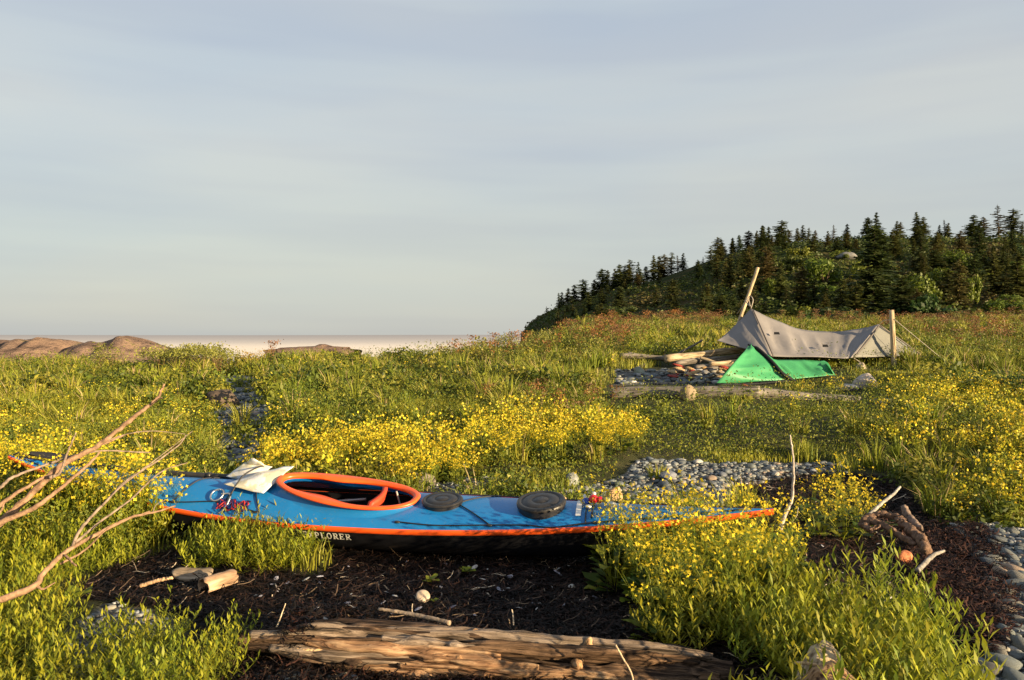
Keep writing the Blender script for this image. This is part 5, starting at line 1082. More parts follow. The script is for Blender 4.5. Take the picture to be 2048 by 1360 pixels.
def blades(n, Y0, Y1, seed, hmul=1.0, wmul=1.0, umin=-0.85, umax=0.85):
    r = np.random.default_rng(seed); X, Y = sample_ground(n, Y0, Y1, umin, umax, r); ok, px, py = ok_veg(X, Y)
    cl = fbm(X * 0.9, Y * 0.9, 3.0) ; tall = fbm(X * 0.35 + 40, Y * 0.35, o=3)
    ok &= (cl * 2.4 + 0.45 > r.random(n)) ; ok &= (Y > 6.3) | (r.random(n) < .25)
    # low areas with little grass
    X, Y, px, py, cl, tall = X[ok], Y[ok], px[ok], py[ok], cl[ok], tall[ok]; n = len(X)
    Z = hz(X, Y, True); h_ = .72 * hmul * (0.14 + 0.20 * np.clip(cl + .2, 0, 1) + 0.18 * np.clip(tall + .1, 0, 1)) * r.uniform(0.6, 1.25, n) * (0.75 + 0.25 * ss(6, 10, Y))
    h_ = h_ * (1 - 0.55 * np.asarray(inpoly(px, py, MUST1) | inpoly(px, py, MUST2)))
    h_ = h_ * (1 - 0.68 * np.asarray(inpoly(px, py, [(1290, 800), (1560, 820), (1590, 940), (940, 985), (820, 985), (830, 940), (1290, 925)])))
    h_ = h_ * (1 - 0.45 * np.asarray(inpoly(px, py, [(1000, 740), (1450, 745), (2100, 745), (2100, 900), (1000, 850)])))
    a = r.uniform(0, 6.28, n); ln = np.abs(r.normal(0.25, 0.2, n)) * h_; wind = 0.06 * h_
    w = (0.0020 + 0.00042 * Y) * wmul * r.uniform(.7, 1.3, n); sd_ = r.uniform(0, 3.14, n)
    sx, sy = np.cos(sd_) * w, np.sin(sd_) * w
    dx, dy = np.cos(a) * ln + wind, np.sin(a) * ln
    p0 = np.stack([X, Y, Z - .02], -1); p1 = p0 + np.stack([dx * .3, dy * .3, h_ * .6], -1); p2 = p0 + np.stack([dx, dy, h_], -1); S_ = np.stack([sx, sy, 0 * sx], -1)
    V = np.stack([p0 - S_, p0 + S_, p1 + S_ * .8, p1 - S_ * .8, p2], 1).reshape(-1, 3); off = np.arange(n)[:, None] * 5
    Q = np.array([[0, 1, 2, 3]]) + off; T = np.array([[3, 2, 4]]) + off
    # tints: fresh green, yellow green, straw, rust
    g1 = np.array([0.08, 0.125, 0.015]); g2 = np.array([0.26, 0.255, 0.024]); g3 = np.array([0.34, 0.27, 0.10]); g4 = np.array([0.20, 0.085, 0.028])
    u_ = X / Y; mx1 = np.clip(0.5 + cl * 1.2 + r.normal(0, .25, n), 0, 1)[:, None]; c = g1 * (1 - mx1) + g2 * mx1
    dry = np.clip(0.12 + 0.9 * fbm(X * .22 + 7, Y * .22, o=3) + 0.25 * ss(16, 24, Y) * ss(0.0, .2, u_) + r.normal(0, .12, n), 0, 1)[:, None]; c = c * (1 - dry * .75) + g3 * dry * .75
    rust = np.clip((fbm(X * .30 - 20, Y * .22 + 3, o=3) * 1.6 + 0.05) * ss(15.5, 20, Y) * ss(-0.02, .1, u_) + 0.5 * ss(18, 24, Y) * ss(.44, .55, u_), 0, .6)[:, None]; c = c * (1 - rust) + g4 * rust; c = c * (1 + .25 * vn(X * 1.3, Y * 1.3))[:, None]
    return V, Q, T, np.repeat(c * r.uniform(.75, 1.25, (n, 1)), 5, 0)
def tussocks(ncl, per, Y0, Y1, seed, hmul=1.0, umin=-.85, umax=.85):
    r = np.random.default_rng(seed); X, Y = sample_ground(ncl, Y0, Y1, umin, umax, r); ok, px, py = ok_veg(X, Y); ok &= fbm(X * .5 + 9, Y * .5, o=2) + r.normal(0, .2, ncl) > -.05; ok &= (~inpoly(px, py, [(1290, 800), (1560, 820), (1590, 940), (940, 975), (880, 930), (1290, 930)]) | (r.random(ncl) < .3)) & ~inpoly(px, py, [(1200, 735), (1800, 735), (1800, 845), (1200, 845)])
    X, Y = X[ok], Y[ok]; m_ = len(X); hc = r.uniform(.18, .44, m_) * hmul * (.7 + .3 * ss(6, 11, Y)); kind = np.clip(r.normal(.28, .3, m_) + .5 * fbm(X * .25, Y * .25, 5.), 0, 1); rad = r.uniform(.05, .14, m_)
    k = np.repeat(np.arange(m_), per); n = len(k); a = r.uniform(0, 6.28, n); q = rad[k] * np.sqrt(r.random(n)); x = X[k] + np.cos(a) * q; y = Y[k] + np.sin(a) * q; Z = hz(x, y, True); h_ = hc[k] * r.uniform(.5, 1.15, n); ln = h_ * (.12 + .5 * r.random(n) ** 2 + 1.2 * q); w = (.0022 + .00042 * y) * r.uniform(.7, 1.3, n); sd_ = r.uniform(0, 3.14, n)
    dx, dy = np.cos(a) * ln - .08 * h_, np.sin(a) * ln; p0 = np.stack([x, y, Z - .02], -1); p1 = p0 + np.stack([dx * .3, dy * .3, h_ * .62], -1); p2 = p0 + np.stack([dx, dy, h_ * (1 - .35 * (ln / h_) ** 2)], -1); S_ = np.stack([np.cos(sd_) * w, np.sin(sd_) * w, 0 * w], -1)
    V = np.stack([p0 - S_, p0 + S_, p1 + S_ * .8, p1 - S_ * .8, p2], 1).reshape(-1, 3); off = np.arange(n)[:, None] * 5
    c = np.array([.15, .195, .018]) * (1 - kind[k][:, None]) + np.array([.36, .33, .04]) * kind[k][:, None]; c = c * r.uniform(.7, 1.25, (n, 1)); dryb = r.random(n) < .12; c[dryb] = np.array([.4, .3, .15])
    return V, np.array([[0, 1, 2, 3]]) + off, np.array([[3, 2, 4]]) + off, np.repeat(c, 5, 0)
V, Q, T, C = join([tussocks(1100, 70, 5.5, 14, 81), tussocks(1900, 55, 11, 26, 82, 1.1), tussocks(1500, 45, 22, 46, 83, 1.15), blades(170000, 4.5, 12, 31), blades(230000, 9, 24, 32), blades(200000, 18, 46, 33, .95), blades(50000, 40, 72, 34, 1.3, 1.1, -0.05, 0.85)])
gsm = mesh_np('meadow_grass', V, [Q, T], GRASSM, C); tag(gsm, 'yellow green meadow grass covering the slope behind the kayak', 'grass', kind='stuff')
# low leafy cover between the grass
def cover(n, Y0, Y1, seed, hgt, cols, size, umin=-.85, umax=.85, thr=0.0, poly=None):
    r = np.random.default_rng(seed); X, Y = sample_ground(n, Y0, Y1, umin, umax, r); ok, px, py = ok_veg(X, Y); f = fbm(X * .55 + seed, Y * .55, o=3); ok &= f > thr
    if poly is not None: ok &= inpoly(px, py, poly)
    X, Y, f = X[ok], Y[ok], f[ok]; n = len(X); Z = hz(X, Y, True) + hgt * r.random(n) ** .8 * (0.5 + np.clip(f - thr, 0, .5) * 1.8); s = size * (0.7 + .035 * Y) * r.uniform(.6, 1.4, n)
    nn = r.normal(size=(n, 3)) + np.array([0, 0, .6]); nn /= np.linalg.norm(nn, axis=1, keepdims=True); t1 = np.cross(nn, r.normal(size=(n, 3))); t1 /= np.linalg.norm(t1, axis=1, keepdims=True); t2 = np.cross(nn, t1)
    c0 = np.stack([X, Y, Z], -1); s = s[:, None]; V = np.stack([c0 - t1 * s, c0 - t2 * s * .45, c0 + t1 * s, c0 + t2 * s * .45], 1).reshape(-1, 3); Q = np.array([[0, 1, 2, 3]]) + np.arange(n)[:, None] * 4
    cc = np.array(cols)[r.integers(len(cols), size=n)] * r.uniform(.7, 1.3, (n, 1)); return V, Q, np.zeros((0, 3), int), np.repeat(cc, 4, 0)
gc = [(0.075, 0.12, 0.016), (0.13, 0.175, 0.02), (0.20, 0.22, 0.025)]
V, Q, T, C = join([cover(90000, 4.6, 12, 41, .20, gc, .014, thr=-.35), cover(90000, 8, 20, 42, .28, gc, .016, thr=-.2), cover(90000, 16, 40, 43, .38, gc + [(0.18, .16, .03)], .018, thr=-.15), cover(60000, 4.6, 9, 45, .22, gc + [(0.16, 0.2, 0.02)], .014, -.85, -.2, thr=-.6, poly=MUSTL)])
lc = mesh_np('leafy_ground_cover', V, [Q], LEAF, C); tag(lc, 'low green leafy plants filling the meadow between the grasses', 'ground cover', kind='stuff')
def herb(seed, col, n=130):
    r = np.random.default_rng(seed); b = MB()
    for k in range(n):
        d = r.normal(size=3); d[2] = abs(d[2]); d /= np.linalg.norm(d); c0 = d * np.array([.20, .20, .26]) * r.uniform(.6, 1.1); n1 = d + r.normal(0, .6, 3); n1 /= np.linalg.norm(n1); t1 = np.cross(n1, r.normal(size=3)); t1 /= np.linalg.norm(t1); t2 = np.cross(n1, t1); q = r.uniform(.018, .038); b.add([c0 - t1 * q, c0 - t2 * q * .5, c0 + t1 * q, c0 + t2 * q * .5], [(0, 1, 2, 3)], rb(r, col, .35))
    return b.arrays()
HB = [herb(1, (.09, .135, .016)), herb(2, (.16, .20, .02)), herb(3, (.24, .24, .028)), herb(4, (.06, .095, .014))]
def herbs(n, Y0, Y1, seed, smin, smax, thr=0., umin=-.85, umax=.85):
    r = np.random.default_rng(seed); X, Y = sample_ground(n * 3, Y0, Y1, umin, umax, r); ok, px, py = ok_veg(X, Y); ok &= fbm(X * .45 + seed, Y * .45, o=2) > thr; ok &= ~inpoly(px, py, [(1200, 765), (1800, 765), (1800, 830), (1200, 830)]); X, Y = X[ok][:n], Y[ok][:n]; n = len(X); s_ = r.uniform(smin, smax, n); out = []
    for k in range(4):
        m_ = (np.arange(n) + (fbm(X * .3, Y * .3, 7.) > 0)) % 4 == k; out.append(replicate(HB[k], np.stack([X, Y, hz(X, Y, True) - .03], -1)[m_], r.uniform(0, 6.28, m_.sum()), s_[m_], r.uniform(.8, 1.2, (m_.sum(), 1)) * np.ones(3), None, s_[m_] * r.uniform(.6, 1.3, m_.sum())))
    return out
V, Q, T, C = join(herbs(1000, 5.8, 13, 91, .4, 1.0, -.12) + herbs(1500, 11, 24, 92, .6, 1.5, -.08) + herbs(900, 20, 40, 93, .8, 1.8)); hb = mesh_np('leafy_herb_clumps', V, [Q], LEAF, C); tag(hb, 'low domes of leafy green herbs scattered through the meadow', 'herbs', kind='stuff')
# flower mass: stamped sprigs
def sprig(seed):
    r = np.random.default_rng(seed); b = MB()
    for k in range(6):
        a_ = r.uniform(0, 6.28); tip = np.array([math.cos(a_) * .07, math.sin(a_) * .07, r.uniform(.16, .30)]); s = np.array([.0022, .001, 0]); b.add([-s, s, tip], [(0, 1, 2)], YG)
        for j in range(4):
            f = r.uniform(.2, .8); az = r.uniform(0, 6.28); leaf(b, tip * f, (math.cos(az), math.sin(az), .5), r.uniform(.03, .06), .012, rb(r, LG), -.1)
        for j in range(5):
            c0 = tip + r.normal(0, .022, 3); n1 = r.normal(size=3); t1 = np.cross(n1, [0, 0, 1.]); t1 /= np.linalg.norm(t1); t2 = np.cross(n1, t1); t2 /= np.linalg.norm(t2); q = r.uniform(.0075, .0125); b.add([c0 - t1 * q, c0 - t2 * q, c0 + t1 * q, c0 + t2 * q], [(0, 1, 2, 3)], rb(r, YEL if r.random() < .45 else (.40, .40, .03), .3))
    return b.arrays()
SP = [sprig(s) for s in range(5)]
def flowers(n, poly, seed, smin=.8, smax=1.3, dens=0.0):
    r = np.random.default_rng(seed); co = np.array([G(x, y)[:2] for x, y in poly]); lo_, hi_ = co.min(0), co.max(0); X = r.uniform(lo_[0], hi_[0], n * 6); Y = r.uniform(lo_[1], hi_[1], n * 6)
    ok, px, py = ok_veg(X, Y); ok &= inpoly(px + 130 * fbm(X * .8 + 3, Y * .8), py + 40 * fbm(X * .8, Y * .8 + 5), poly) & (fbm(X * .8 + seed, Y * .8, o=3) + r.normal(0, .12, len(X)) > dens); X, Y = X[ok][:n], Y[ok][:n]; n = len(X); Z = hz(X, Y, True); s = r.uniform(smin, smax, n) * (1 + .012 * Y); out = []
    warmth = r.uniform(.75, 1.2, (n, 1)) * np.array([1, 1, 1]) * np.stack([np.ones(n), r.uniform(.85, 1.05, n), np.ones(n)], -1)
    for k in range(5):
        m_ = np.arange(n) % 5 == k; out.append(replicate(SP[k], np.stack([X, Y, Z], -1)[m_], r.uniform(0, 6.28, m_.sum()), s[m_], warmth[m_], r.normal(0, .15, m_.sum())))
    return out
allf = flowers(320, MUST1, 51, .7, 1.25, dens=0.10) + flowers(900, MUST2, 52, .6, 1.25, dens=0.03) + flowers(170, MUSTL, 53, .6, 1.0, .10) + flowers(130, [(-200, 790), (430, 800), (470, 870), (440, 900), (-200, 880)], 55, .6, .9, dens=.15) + flowers(260, [(1250, 800), (1560, 800), (2300, 745), (2300, 800), (1750, 800), (1560, 850), (1300, 860)], 54, .5, .8, 0.05) + flowers(160, [(480, 700), (1450, 690), (1450, 800), (480, 800)], 56, .8, 1.1, .12)
V, Q, T, C = join(allf); fm = mesh_np('yellow_flower_mass', V, [Q, T], PETAL, C); tag(fm, 'dense carpet of small yellow wildflowers behind and beside the kayak', 'wildflowers', kind='stuff')
# rusty seed heads standing in the meadow
def seedhead(seed, col):
    r = np.random.default_rng(seed); b = MB(); h_ = .55
    for k in range(4):
        a_ = r.uniform(0, 6.28); tip = np.array([math.cos(a_) * .12, math.sin(a_) * .12, h_ * r.uniform(.7, 1.1)]); s = np.array([.006, .003, 0]); b.add([-s, s, tip], [(0, 1, 2)], (0.2, .12, .05))
        for j in range(16):
            c0 = tip + r.normal(0, 1, 3) * np.array([.075, .075, .022]); n1 = r.normal(size=3); t1 = np.cross(n1, [0, 0, 1.]); t1 /= np.linalg.norm(t1); t2 = np.cross(n1, t1); t2 /= np.linalg.norm(t2); q = r.uniform(.010, .020); b.add([c0 - t1 * q, c0 - t2 * q, c0 + t1 * q, c0 + t2 * q], [(0, 1, 2, 3)], rb(r, col, .3))
        for j in range(6):
            f = r.uniform(.1, .7); az = r.uniform(0, 6.28); leaf(b, tip * f, (math.cos(az), math.sin(az), .3), r.uniform(.08, .15), .05, rb(r, LG2, .3), -.2)
    return b.arrays()
SH = [seedhead(1, (0.22, .115, .03)), seedhead(2, (0.15, .09, .035)), seedhead(3, (0.19, .21, .04)), seedhead(4, (0.17, .085, .03))]
def heads(n, poly, seed, kinds, smin=.8, smax=1.25, thr=-.1):
    r = np.random.default_rng(seed); co = np.array([G(x, y)[:2] for x, y in poly]); Y = r.uniform(co[:, 1].min(), co[:, 1].max(), n * 8); u = r.uniform((min(q[0] for q in poly) - 1024) / F, (max(q[0] for q in poly) - 1024) / F, n * 8); X = u * Y
    ok, px, py = ok_veg(X, Y); ok &= inpoly(px, py, poly) & (fbm(X * .3 + seed, Y * .3, o=3) > thr); X, Y = X[ok][:n], Y[ok][:n]; n = len(X); Z = hz(X, Y, True); s = r.uniform(smin, smax, n); out = []
    for k, kd in enumerate(kinds):
        m_ = np.arange(n) % len(kinds) == k; out.append(replicate(SH[kd], np.stack([X, Y, Z], -1)[m_], r.uniform(0, 6.28, m_.sum()), s[m_], r.uniform(.7, 1.3, (m_.sum(), 1)) * np.ones(3)))
    return out
allh = heads(480, [(1060, 655), (1460, 645), (1450, 712), (1150, 708)], 61, [0, 3, 2, 1]) + heads(620, [(1500, 640), (2300, 636), (2300, 740), (1900, 725), (1850, 690)], 62, [0, 3, 1, 1, 2], thr=-.2) + heads(260, [(180, 712), (420, 712), (470, 760), (200, 750)], 63, [2], 1.0, 1.3) + heads(420, [(480, 706), (1050, 690), (1300, 720), (1150, 745), (500, 745)], 64, [2, 2, 2, 0], .7, 1.0, 0) + heads(22, [(960, 805), (1200, 805), (1250, 870), (1000, 870)], 66, [1, 0, 2], .5, .7, -.3)
V, Q, T, C = join(allh); hm = mesh_np('meadow_seed_heads', V, [Q, T], LEAF, C); tag(hm, 'rusty brown seed heads and umbels standing in the upper meadow', 'seed heads', kind='stuff')

# shrubs on the skyline and in the meadow
def bush(seed, n=900, col=(0.07, 0.12, 0.018), q=0.05, lobes=9):
    r = np.random.default_rng(seed); b = MB(); cs = [(r.normal(0, .35), r.normal(0, .35), r.uniform(.25, .8), r.uniform(.22, .4)) for _ in range(lobes)]; Vs = []; 
    for k in range(n):
        cx_, cy_, cz_, cr_ = cs[r.integers(lobes)]; d = r.normal(size=3); d /= np.linalg.norm(d); c0 = np.array([cx_, cy_, cz_]) + d * cr_ * r.uniform(.55, 1.08); c0[2] = max(c0[2], 0.02)
        n1 = d + r.normal(0, .6, 3); n1 /= np.linalg.norm(n1); t1 = np.cross(n1, r.normal(size=3)); t1 /= np.linalg.norm(t1); t2 = np.cross(n1, t1); qq = q * r.uniform(.6, 1.3)
        b.add([c0 - t1 * qq, c0 - t2 * qq * .6, c0 + t1 * qq, c0 + t2 * qq * .6], [(0, 1, 2, 3)], rb(r, col, .35))
    return b
def shrub(name, px, py, sx, sz, seed, col, label, q=.05, n=900, cat='shrub', Y=None):
    e_ = empty(name, G(px, py) if Y is None else Y); fo = bush(seed, n, col, q).build('foliage', LEAF, e_)
    b = MB(); r = np.random.default_rng(seed)
    for k in range(5): a_ = k * 1.25; tube(b, [(0, 0, 0), (.15 * math.cos(a_), .15 * math.sin(a_), .35), (.3 * math.cos(a_), .3 * math.sin(a_), .7)], [.03, .02, .01], 6, (.1, .07, .04))
    b.build('stem', TWIG, e_); e_.scale = (sx, sx, sz); return tag(e_, label, cat)
shrub('leafy_shrub', 240, 728, .85, .48, 1, (0.11, .16, .02), 'rounded bright green shrub below the brown islet peak', .04)
shrub('leafy_shrub', 320, 735, .85, .42, 2, (0.075, .125, .018), 'darker green shrub right of the one below the islet', .04)
shrub('golden_shrub', 497, 745, .65, .55, 3, (0.30, .20, .02), 'golden orange flowering shrub at the left meadow skyline', .03, 700)
shrub('leafy_shrub', 565, 722, .9, .38, 4, (0.07, .115, .018), 'low dark green shrub right of the golden one', .04)
shrub('golden_shrub', 735, 722, .65, .62, 5, (0.17, .15, .02), 'tall yellow green shrub breaking the middle skyline', .03, 500)
shrub('golden_shrub', 822, 722, .6, .50, 6, (0.16, .145, .02), 'smaller yellow green shrub on the middle skyline', .03, 500)
shrub('dark_shrub', 2015, 812, .75, .55, 7, (0.045, .075, .014), 'dark green bush at the right edge of the flower field', .03, 1400)
shrub('leafy_shrub', 1090, 748, .9, .38, 8, (0.085, .10, .02), 'low brownish green shrub left of the driftwood heap', .035)
shrub('leafy_shrub', 600, 830, .42, .40, 9, (0.10, .135, .018), 'small round bush above the flower bank near the path', .03)

# ------------------------------------------------------------------ TREES
def spruce(seed, Hh=10.0, R=2.3, dens=1.0, ragged=.2, col=(0.105, 0.115, 0.028), pw=.75):
    r = np.random.default_rng(seed); b = MB(); z = Hh * .06; k = 0
    while z < Hh * .985:
        f = z / Hh; rad = R * min(1, .55 + 2.2 * f) * (1 - f) ** pw * (1 + ragged * r.normal() * .7) + .10
        nb = int(max(4, 9 * (1 - f) + 4) * dens)
        for _ in range(nb):
            a_ = r.uniform(0, 6.28); L = rad * r.uniform(.65, 1.12); droop = -.10 - .22 * (1 - f); zz_ = z + r.uniform(-.12, .12); m_ = max(3, int(L / .24))
            for j in range(m_):
                g_ = (j + .6) / m_; w = .62 * (1 - .45 * g_) * (.5 + .5 * min(1, L)); bx_ = np.array([math.cos(a_) * L * g_, math.sin(a_) * L * g_, zz_ + droop * L * g_ + .16 * L * g_ * g_])
                for sdd in (-1, 1):
                    az = a_ + sdd * r.uniform(.35, 1.0); d = np.array([math.cos(az), math.sin(az), r.uniform(-.30, .12)]); s = np.array([-d[1], d[0], r.uniform(-.9, .9)]) * .17; tip = bx_ + d * w * r.uniform(.9, 1.4)
                    b.add([bx_ - s, bx_ + s, tip], [(0, 1, 2)], rb(r, col, .35))
            a2 = np.array([math.cos(a_), math.sin(a_), 0]); s = np.array([-a2[1], a2[0], .4]) * .14; tp_ = a2 * L + np.array([0, 0, zz_ + droop * L + .16 * L]); b.add([np.array([0, 0, zz_]) - s, np.array([0, 0, zz_]) + s, tp_], [(0, 1, 2)], np.array(col) * .8)
        z += Hh * .030 * (1 + .3 * r.random()) * (1.1 - .45 * f); k += 1
    b.add([(-.12, 0, Hh * .9), (.12, 0, Hh * .9), (0, 0, Hh * 1.03)], [(0, 1, 2)], col); b.add([(0, -.12, Hh * .9), (0, .12, Hh * .9), (0, 0, Hh * 1.03)], [(0, 1, 2)], col)
    tr = MB(); tube(tr, [(0, 0, -.6), (0.03, 0, Hh * .3), (0, .03, Hh * .65), (0, 0, Hh * .97)], [.17, .13, .08, .02], 7, (.08, .06, .045))
    e_ = empty('spruce_tree'); b.build('crown', NEEDLE, e_); tr.build('trunk', TWIG, e_); return e_
SPR = [spruce(1, R=2.7, ragged=.4, pw=.65), spruce(2, R=2.3, ragged=.5), spruce(3, R=3.2, dens=1.1, ragged=.35, pw=.6, col=(.065, .09, .024)), spruce(4, R=2.0, dens=.8, ragged=.6, col=(.06, .075, .022)), spruce(5, R=2.9, dens=.8, ragged=.5, pw=.6, col=(0.12, .105, .03)), spruce(6, R=2.2, dens=.45, ragged=.8, col=(0.085, .08, .03)), spruce(7, R=3.4, dens=.9, ragged=.5, pw=.45, col=(.075, .09, .022)), spruce(8, R=2.5, dens=.7, ragged=.7, pw=.5, col=(.10, .11, .028))]
usedS = set()
def tree_at(k, u, v, px_h, label, group=None, sx=1.0, rz=None):
    """u photo column, v position up the hill slope, px_h height in photo pixels"""
    x, y, z = [float(q) for q in hillz(np.array([float(u)]), np.array([float(v)]))] if False else [float(q[0]) for q in hillz(np.array([float(u)]), np.array([float(v)]))]
    if k in usedS: e_ = ctree(SPR[k])
    else: e_ = SPR[k]; usedS.add(k)
    s_ = px_h / F * y / 10.0; e_.location = (x, y, z - .15); e_.scale = (s_ * sx, s_ * sx, s_); e_.rotation_euler = (random.uniform(-.06, .06), random.uniform(-.06, .06), random.uniform(0, 6.28) if rz is None else rz); return tag(e_, label, 'tree', group)
g1 = 'spruces along the hill skyline'
sk = [(1094, 18, 5), (1122, 42, 1), (1135, 46, 0), (1147, 40, 2), (1165, 50, 1), (1172, 42, 3), (1186, 46, 0), (1200, 44, 2), (1212, 52, 3), (1224, 40, 1), (1236, 46, 0), (1248, 38, 2), (1258, 44, 1), (1266, 48, 0), (1278, 40, 3), (1290, 42, 2), (1303, 44, 1), (1318, 42, 0), (1332, 44, 4), (1345, 40, 1), (1356, 34, 5), (1366, 30, 3), (1405, 12, 5), (1432, 18, 5), (1448, 30, 3), (1460, 26, 1), (1470, 34, 0), (1482, 26, 2), (1500, 44, 4), (1512, 30, 1), (1530, 40, 1), (1540, 36, 0), (1556, 38, 3), (1566, 42, 1), (1576, 36, 4), (1590, 34, 0), (1606, 32, 3), (1618, 36, 1), (1634, 32, 4), (1668, 40, 5), (1688, 34, 3), (1740, 50, 1), (1757, 52, 3), (1798, 30, 4), (1833, 56, 1), (1846, 48, 0), (1875, 40, 3), (1889, 52, 5), (1900, 46, 1), (1938, 42, 2), (1950, 46, 0), (1965, 40, 4), (2000, 62, 5), (2025, 56, 1), (2045, 44, 0), (2070, 50, 2), (2100, 46, 1), (2140, 50, 0)]
for j, (u, h_, k) in enumerate(sk):
    if u < 1380: lb = 'dark small spruce on the falling left end of the hill skyline'
    elif u < 1650: lb = 'small spruce on the middle of the hill skyline'
    else: lb = 'spruce standing on the right part of the hill skyline'
    if u == 1094: lb = 'tiny lone spruce at the very left foot of the hill'
    if u == 2000: lb = 'tall thin layered spruce topping the skyline near the right edge'
    if u == 1668: lb = 'pair of open spruces in the skyline gap, the taller one'
    if u == 1688: lb = 'pair of open spruces in the skyline gap, the shorter one'
    if k < 4 and random.random() < .45: k = random.choice([6, 7, 0, 2])
    tree_at(k, u + random.uniform(-5, 5) * (u != 1094), 0.97 + 0.02 * math.sin(j * 3), h_ * (1.0 if u > 1380 else 1.0) * random.uniform(.75, 1.25), lb, g1 if u not in (1094, 2000, 1668, 1688) else None, sx=random.uniform(.95, 1.5))
big = [(1745, .20, 178, 2, 'largest dark spruce on the hill behind the tarp', 1.15), (1710, .10, 95, 0, 'broad dark spruce left of the largest one', 1.4), (1800, .08, 110, 2, 'broad low dark spruce right of the largest one', 1.5), (1680, .12, 80, 0, 'dark bushy spruce behind the tarp ridge', 1.3), (1850, .08, 78, 2, 'wide dark spruce behind the post', 1.5), (1452, .45, 62, 4, 'warm lit slim spruce left of the slanting pole', .8), (1535, .38, 88, 4, 'warm lit spruce just right of the slanting pole', 1.0), (1502, .50, 64, 4, 'spruce behind the slanting pole', 1.0), (1600, .25, 84, 4, 'open spruce between the pole and the tarp sag', 1.1), (1560, .30, 76, 0, 'shaded spruce in the middle of the slope', 1.0), (1918, .25, 100, 4, 'brown tinged spruce on the right slope', .9), (1500, .22, 72, 5, 'thin small spruce low behind the pole', .9), (1440, .16, 58, 2, 'squat dark spruce at the foot of the slope', 1.6), (1990, .35, 92, 1, 'dark tall spruce on the far right slope', 1.1), (2035, .30, 100, 0, 'dark spruce cut by the right edge of the slope', 1.2), (1840, .45, 90, 3, 'slim dark spruce below the right skyline', 1.0), (1875, .55, 70, 1, 'dark spruce between the right slope shrubs', 1.1), (1790, .6, 62, 0, 'dark spruce above the yellow shrub', 1.1), (1960, .55, 70, 2, 'dense dark spruce under the tall skyline spruce', 1.1)]
for u, v_, h_, k, lb, sx in big: tree_at(k, u, v_, h_, lb, None, sx)
r8 = np.random.default_rng(88); g2_ = 'spruces scattered over the hill slope'
for j in range(165):
    u = r8.uniform(1110, 2120); v_ = r8.uniform(.12, .92)
    if u < 1400 and v_ < .55 and r8.random() < .5: v_ = r8.uniform(.55, .92)
    if 1590 < u < 1700 and .3 < v_ < .9 and r8.random() < .6: continue
    if 1880 < u and v_ < .28: continue
    tree_at(int(r8.choice([0, 1, 2, 3, 4, 6, 7, 7, 6])), u, v_, r8.uniform(26, 74) * (.8 if u < 1400 else 1.0) * (1.0 if v_ < .5 else .68), ('dark spruce on the left half of the wooded slope' if u < 1450 else 'dark spruce in the thicket on the right half of the wooded slope'), g2_, r8.uniform(1.0, 1.5))
def hshrub(u, v_, wpx, hpx, seed, col, label, nm='deciduous_shrub'):
    x, y, z = [float(q[0]) for q in hillz(np.array([float(u)]), np.array([float(v_)]))]; s = shrub(nm, 0, 0, wpx / F * y / 1.4, hpx / F * y / 1.1, seed, col, label, .075, 1500, 'shrub', Y=Vector((x, y, z - .1))); return s
for a_ in [(1650, .42, 70, 58, 101, (.10, .14, .015), 'bright green round shrub in the middle of the hill slope'), (1835, .28, 72, 62, 102, (.11, .14, .015), 'yellow green shrub right of the largest spruce'), (1855, .06, 95, 80, 103, (.035, .065, .012), 'big dark green rounded shrub at the foot of the slope'), (1940, .30, 36, 60, 104, (.13, .16, .015), 'slim yellow green shrub on the right slope'), (1555, .07, 85, 42, 105, (.11, .10, .02), 'rusty yellow bush low behind the tarp'), (1625, .05, 70, 48, 106, (.045, .075, .012), 'dark green bush behind the tarp sag'), (1500, .06, 70, 36, 107, (.05, .08, .014), 'green bush at the slope foot behind the tarp peak'), (1400, .10, 90, 34, 108, (.045, .075, .014), 'low green bush left of the tarp at the slope foot'), (1330, .15, 80, 30, 109, (.05, .08, .014), 'low bush on the left slope foot'), (1995, .22, 60, 34, 110, (.09, .13, .015), 'low bright bush near the right edge of the slope'), (1240, .3, 70, 26, 111, (.05, .075, .014), 'low bush on the left end of the hill'), (1690, .05, 90, 56, 112, (.035, .055, .012), 'dark bush below the broad spruces'), (1760, .04, 110, 50, 113, (.03, .05, .011), 'darkest low bush right behind the tarp peak'), (1920, .04, 60, 40, 114, (.05, .07, .014), 'small dark bush at the end of the thicket'), (1590, .5, 60, 36, 115, (.07, .09, .015), 'olive bush above the open spruce'), (1450, .3, 60, 30, 116, (.06, .08, .014), 'olive bush on the left middle slope')]:
    hshrub(*a_)
_b = [o for o in bpy.data.objects if o.name.startswith('deciduous_shrub') and o.parent is None][:4]; rb_ = np.random.default_rng(77)
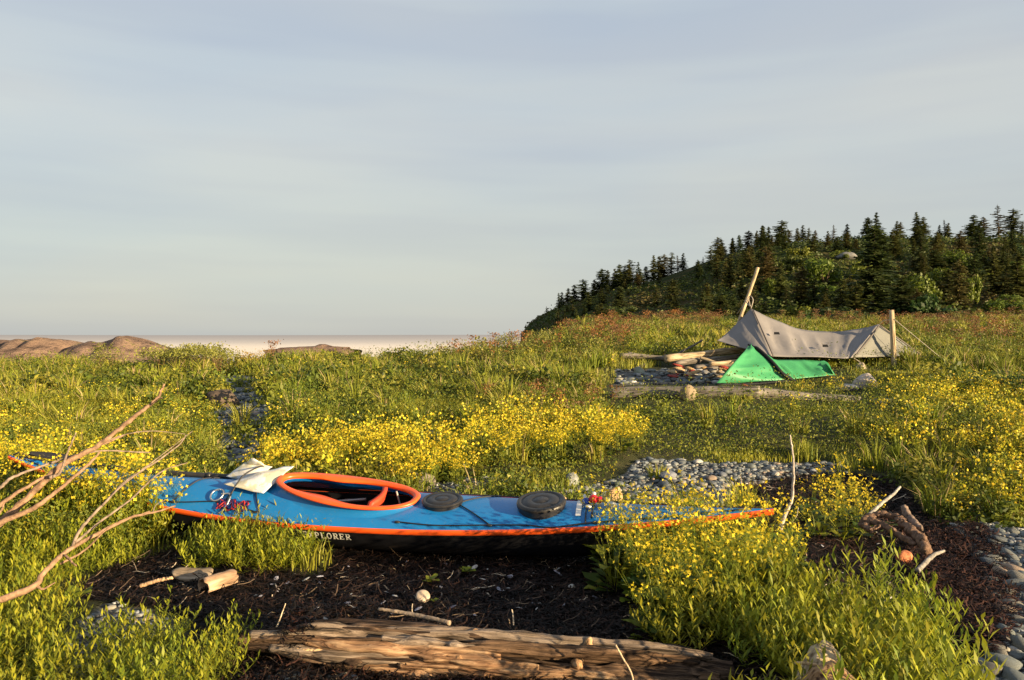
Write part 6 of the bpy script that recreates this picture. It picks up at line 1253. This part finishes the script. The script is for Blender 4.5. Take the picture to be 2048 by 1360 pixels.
for k in range(26):
    q = ctree(_b[k % 4]); u = rb_.uniform(1400, 2120); v_ = rb_.uniform(.08, .75); x, y, z = [float(w[0]) for w in hillz(np.array([u]), np.array([v_]))]; q.location = (x, y, z - .1); w = rb_.uniform(26, 52) / F * y / 1.4; q.scale = (w, w, w * rb_.uniform(.7, 1.2)); q.rotation_euler = (0, 0, rb_.uniform(0, 6)); tag(q, 'rounded light green bush growing between spruces on the hill', 'shrub', 'light green bushes between the hill spruces')
r9 = np.random.default_rng(9); n = 90000; u_ = r9.uniform(1050, 2500, n); v_ = r9.uniform(-.05, 1, n); X, Y, Z = hillz(u_, np.clip(v_, 0, 1)); ok = fbm(X * .07, Y * .07, 1., o=3) + r9.normal(0, .08, n) > -.12; X, Y, Z = X[ok], Y[ok], Z[ok]; n = len(X)
lump = 1.3 * np.clip(fbm(X * .35, Y * .35, 2., o=2) + .15, 0, 1); c0 = np.stack([X, Y, Z + lump * r9.random(n) * 1.6], -1); nn = r9.normal(size=(n, 3)); t1 = np.cross(nn, [0, 0, 1.]); t1 /= np.linalg.norm(t1, axis=1, keepdims=True); t2 = np.cross(nn, t1); t2 /= np.linalg.norm(t2, axis=1, keepdims=True); q = r9.uniform(.12, .3, (n, 1))
cc = np.array([(.035, .058, .012), (.055, .085, .015), (.085, .11, .018), (.085, .075, .022)])[(np.clip((fbm(X * .08, Y * .08, 5.) + .5) * 4 + r9.normal(0, .6, n), 0, 3.9)).astype(int)] * r9.uniform(.7, 1.3, (n, 1))
hu = mesh_np('hill_undergrowth', np.stack([c0 - t1 * q, c0 - t2 * q * .6, c0 + t1 * q, c0 + t2 * q * .6], 1).reshape(-1, 3), [np.array([[0, 1, 2, 3]]) + np.arange(n)[:, None] * 4], LEAF, np.repeat(cc, 4, 0)); tag(hu, 'low green and brown scrub covering the hill between the spruces', 'scrub', kind='stuff')
# small grey outcrop on the slope
x, y, z = [float(q[0]) for q in hillz(np.array([1690.]), np.array([.62]))]
rock('grey_outcrop', (x, y, z + .3), 1.7, (.16, .16, .16), 'grey rock outcrop on the hill below the skyline gap', 'rock', 44.0, .5)
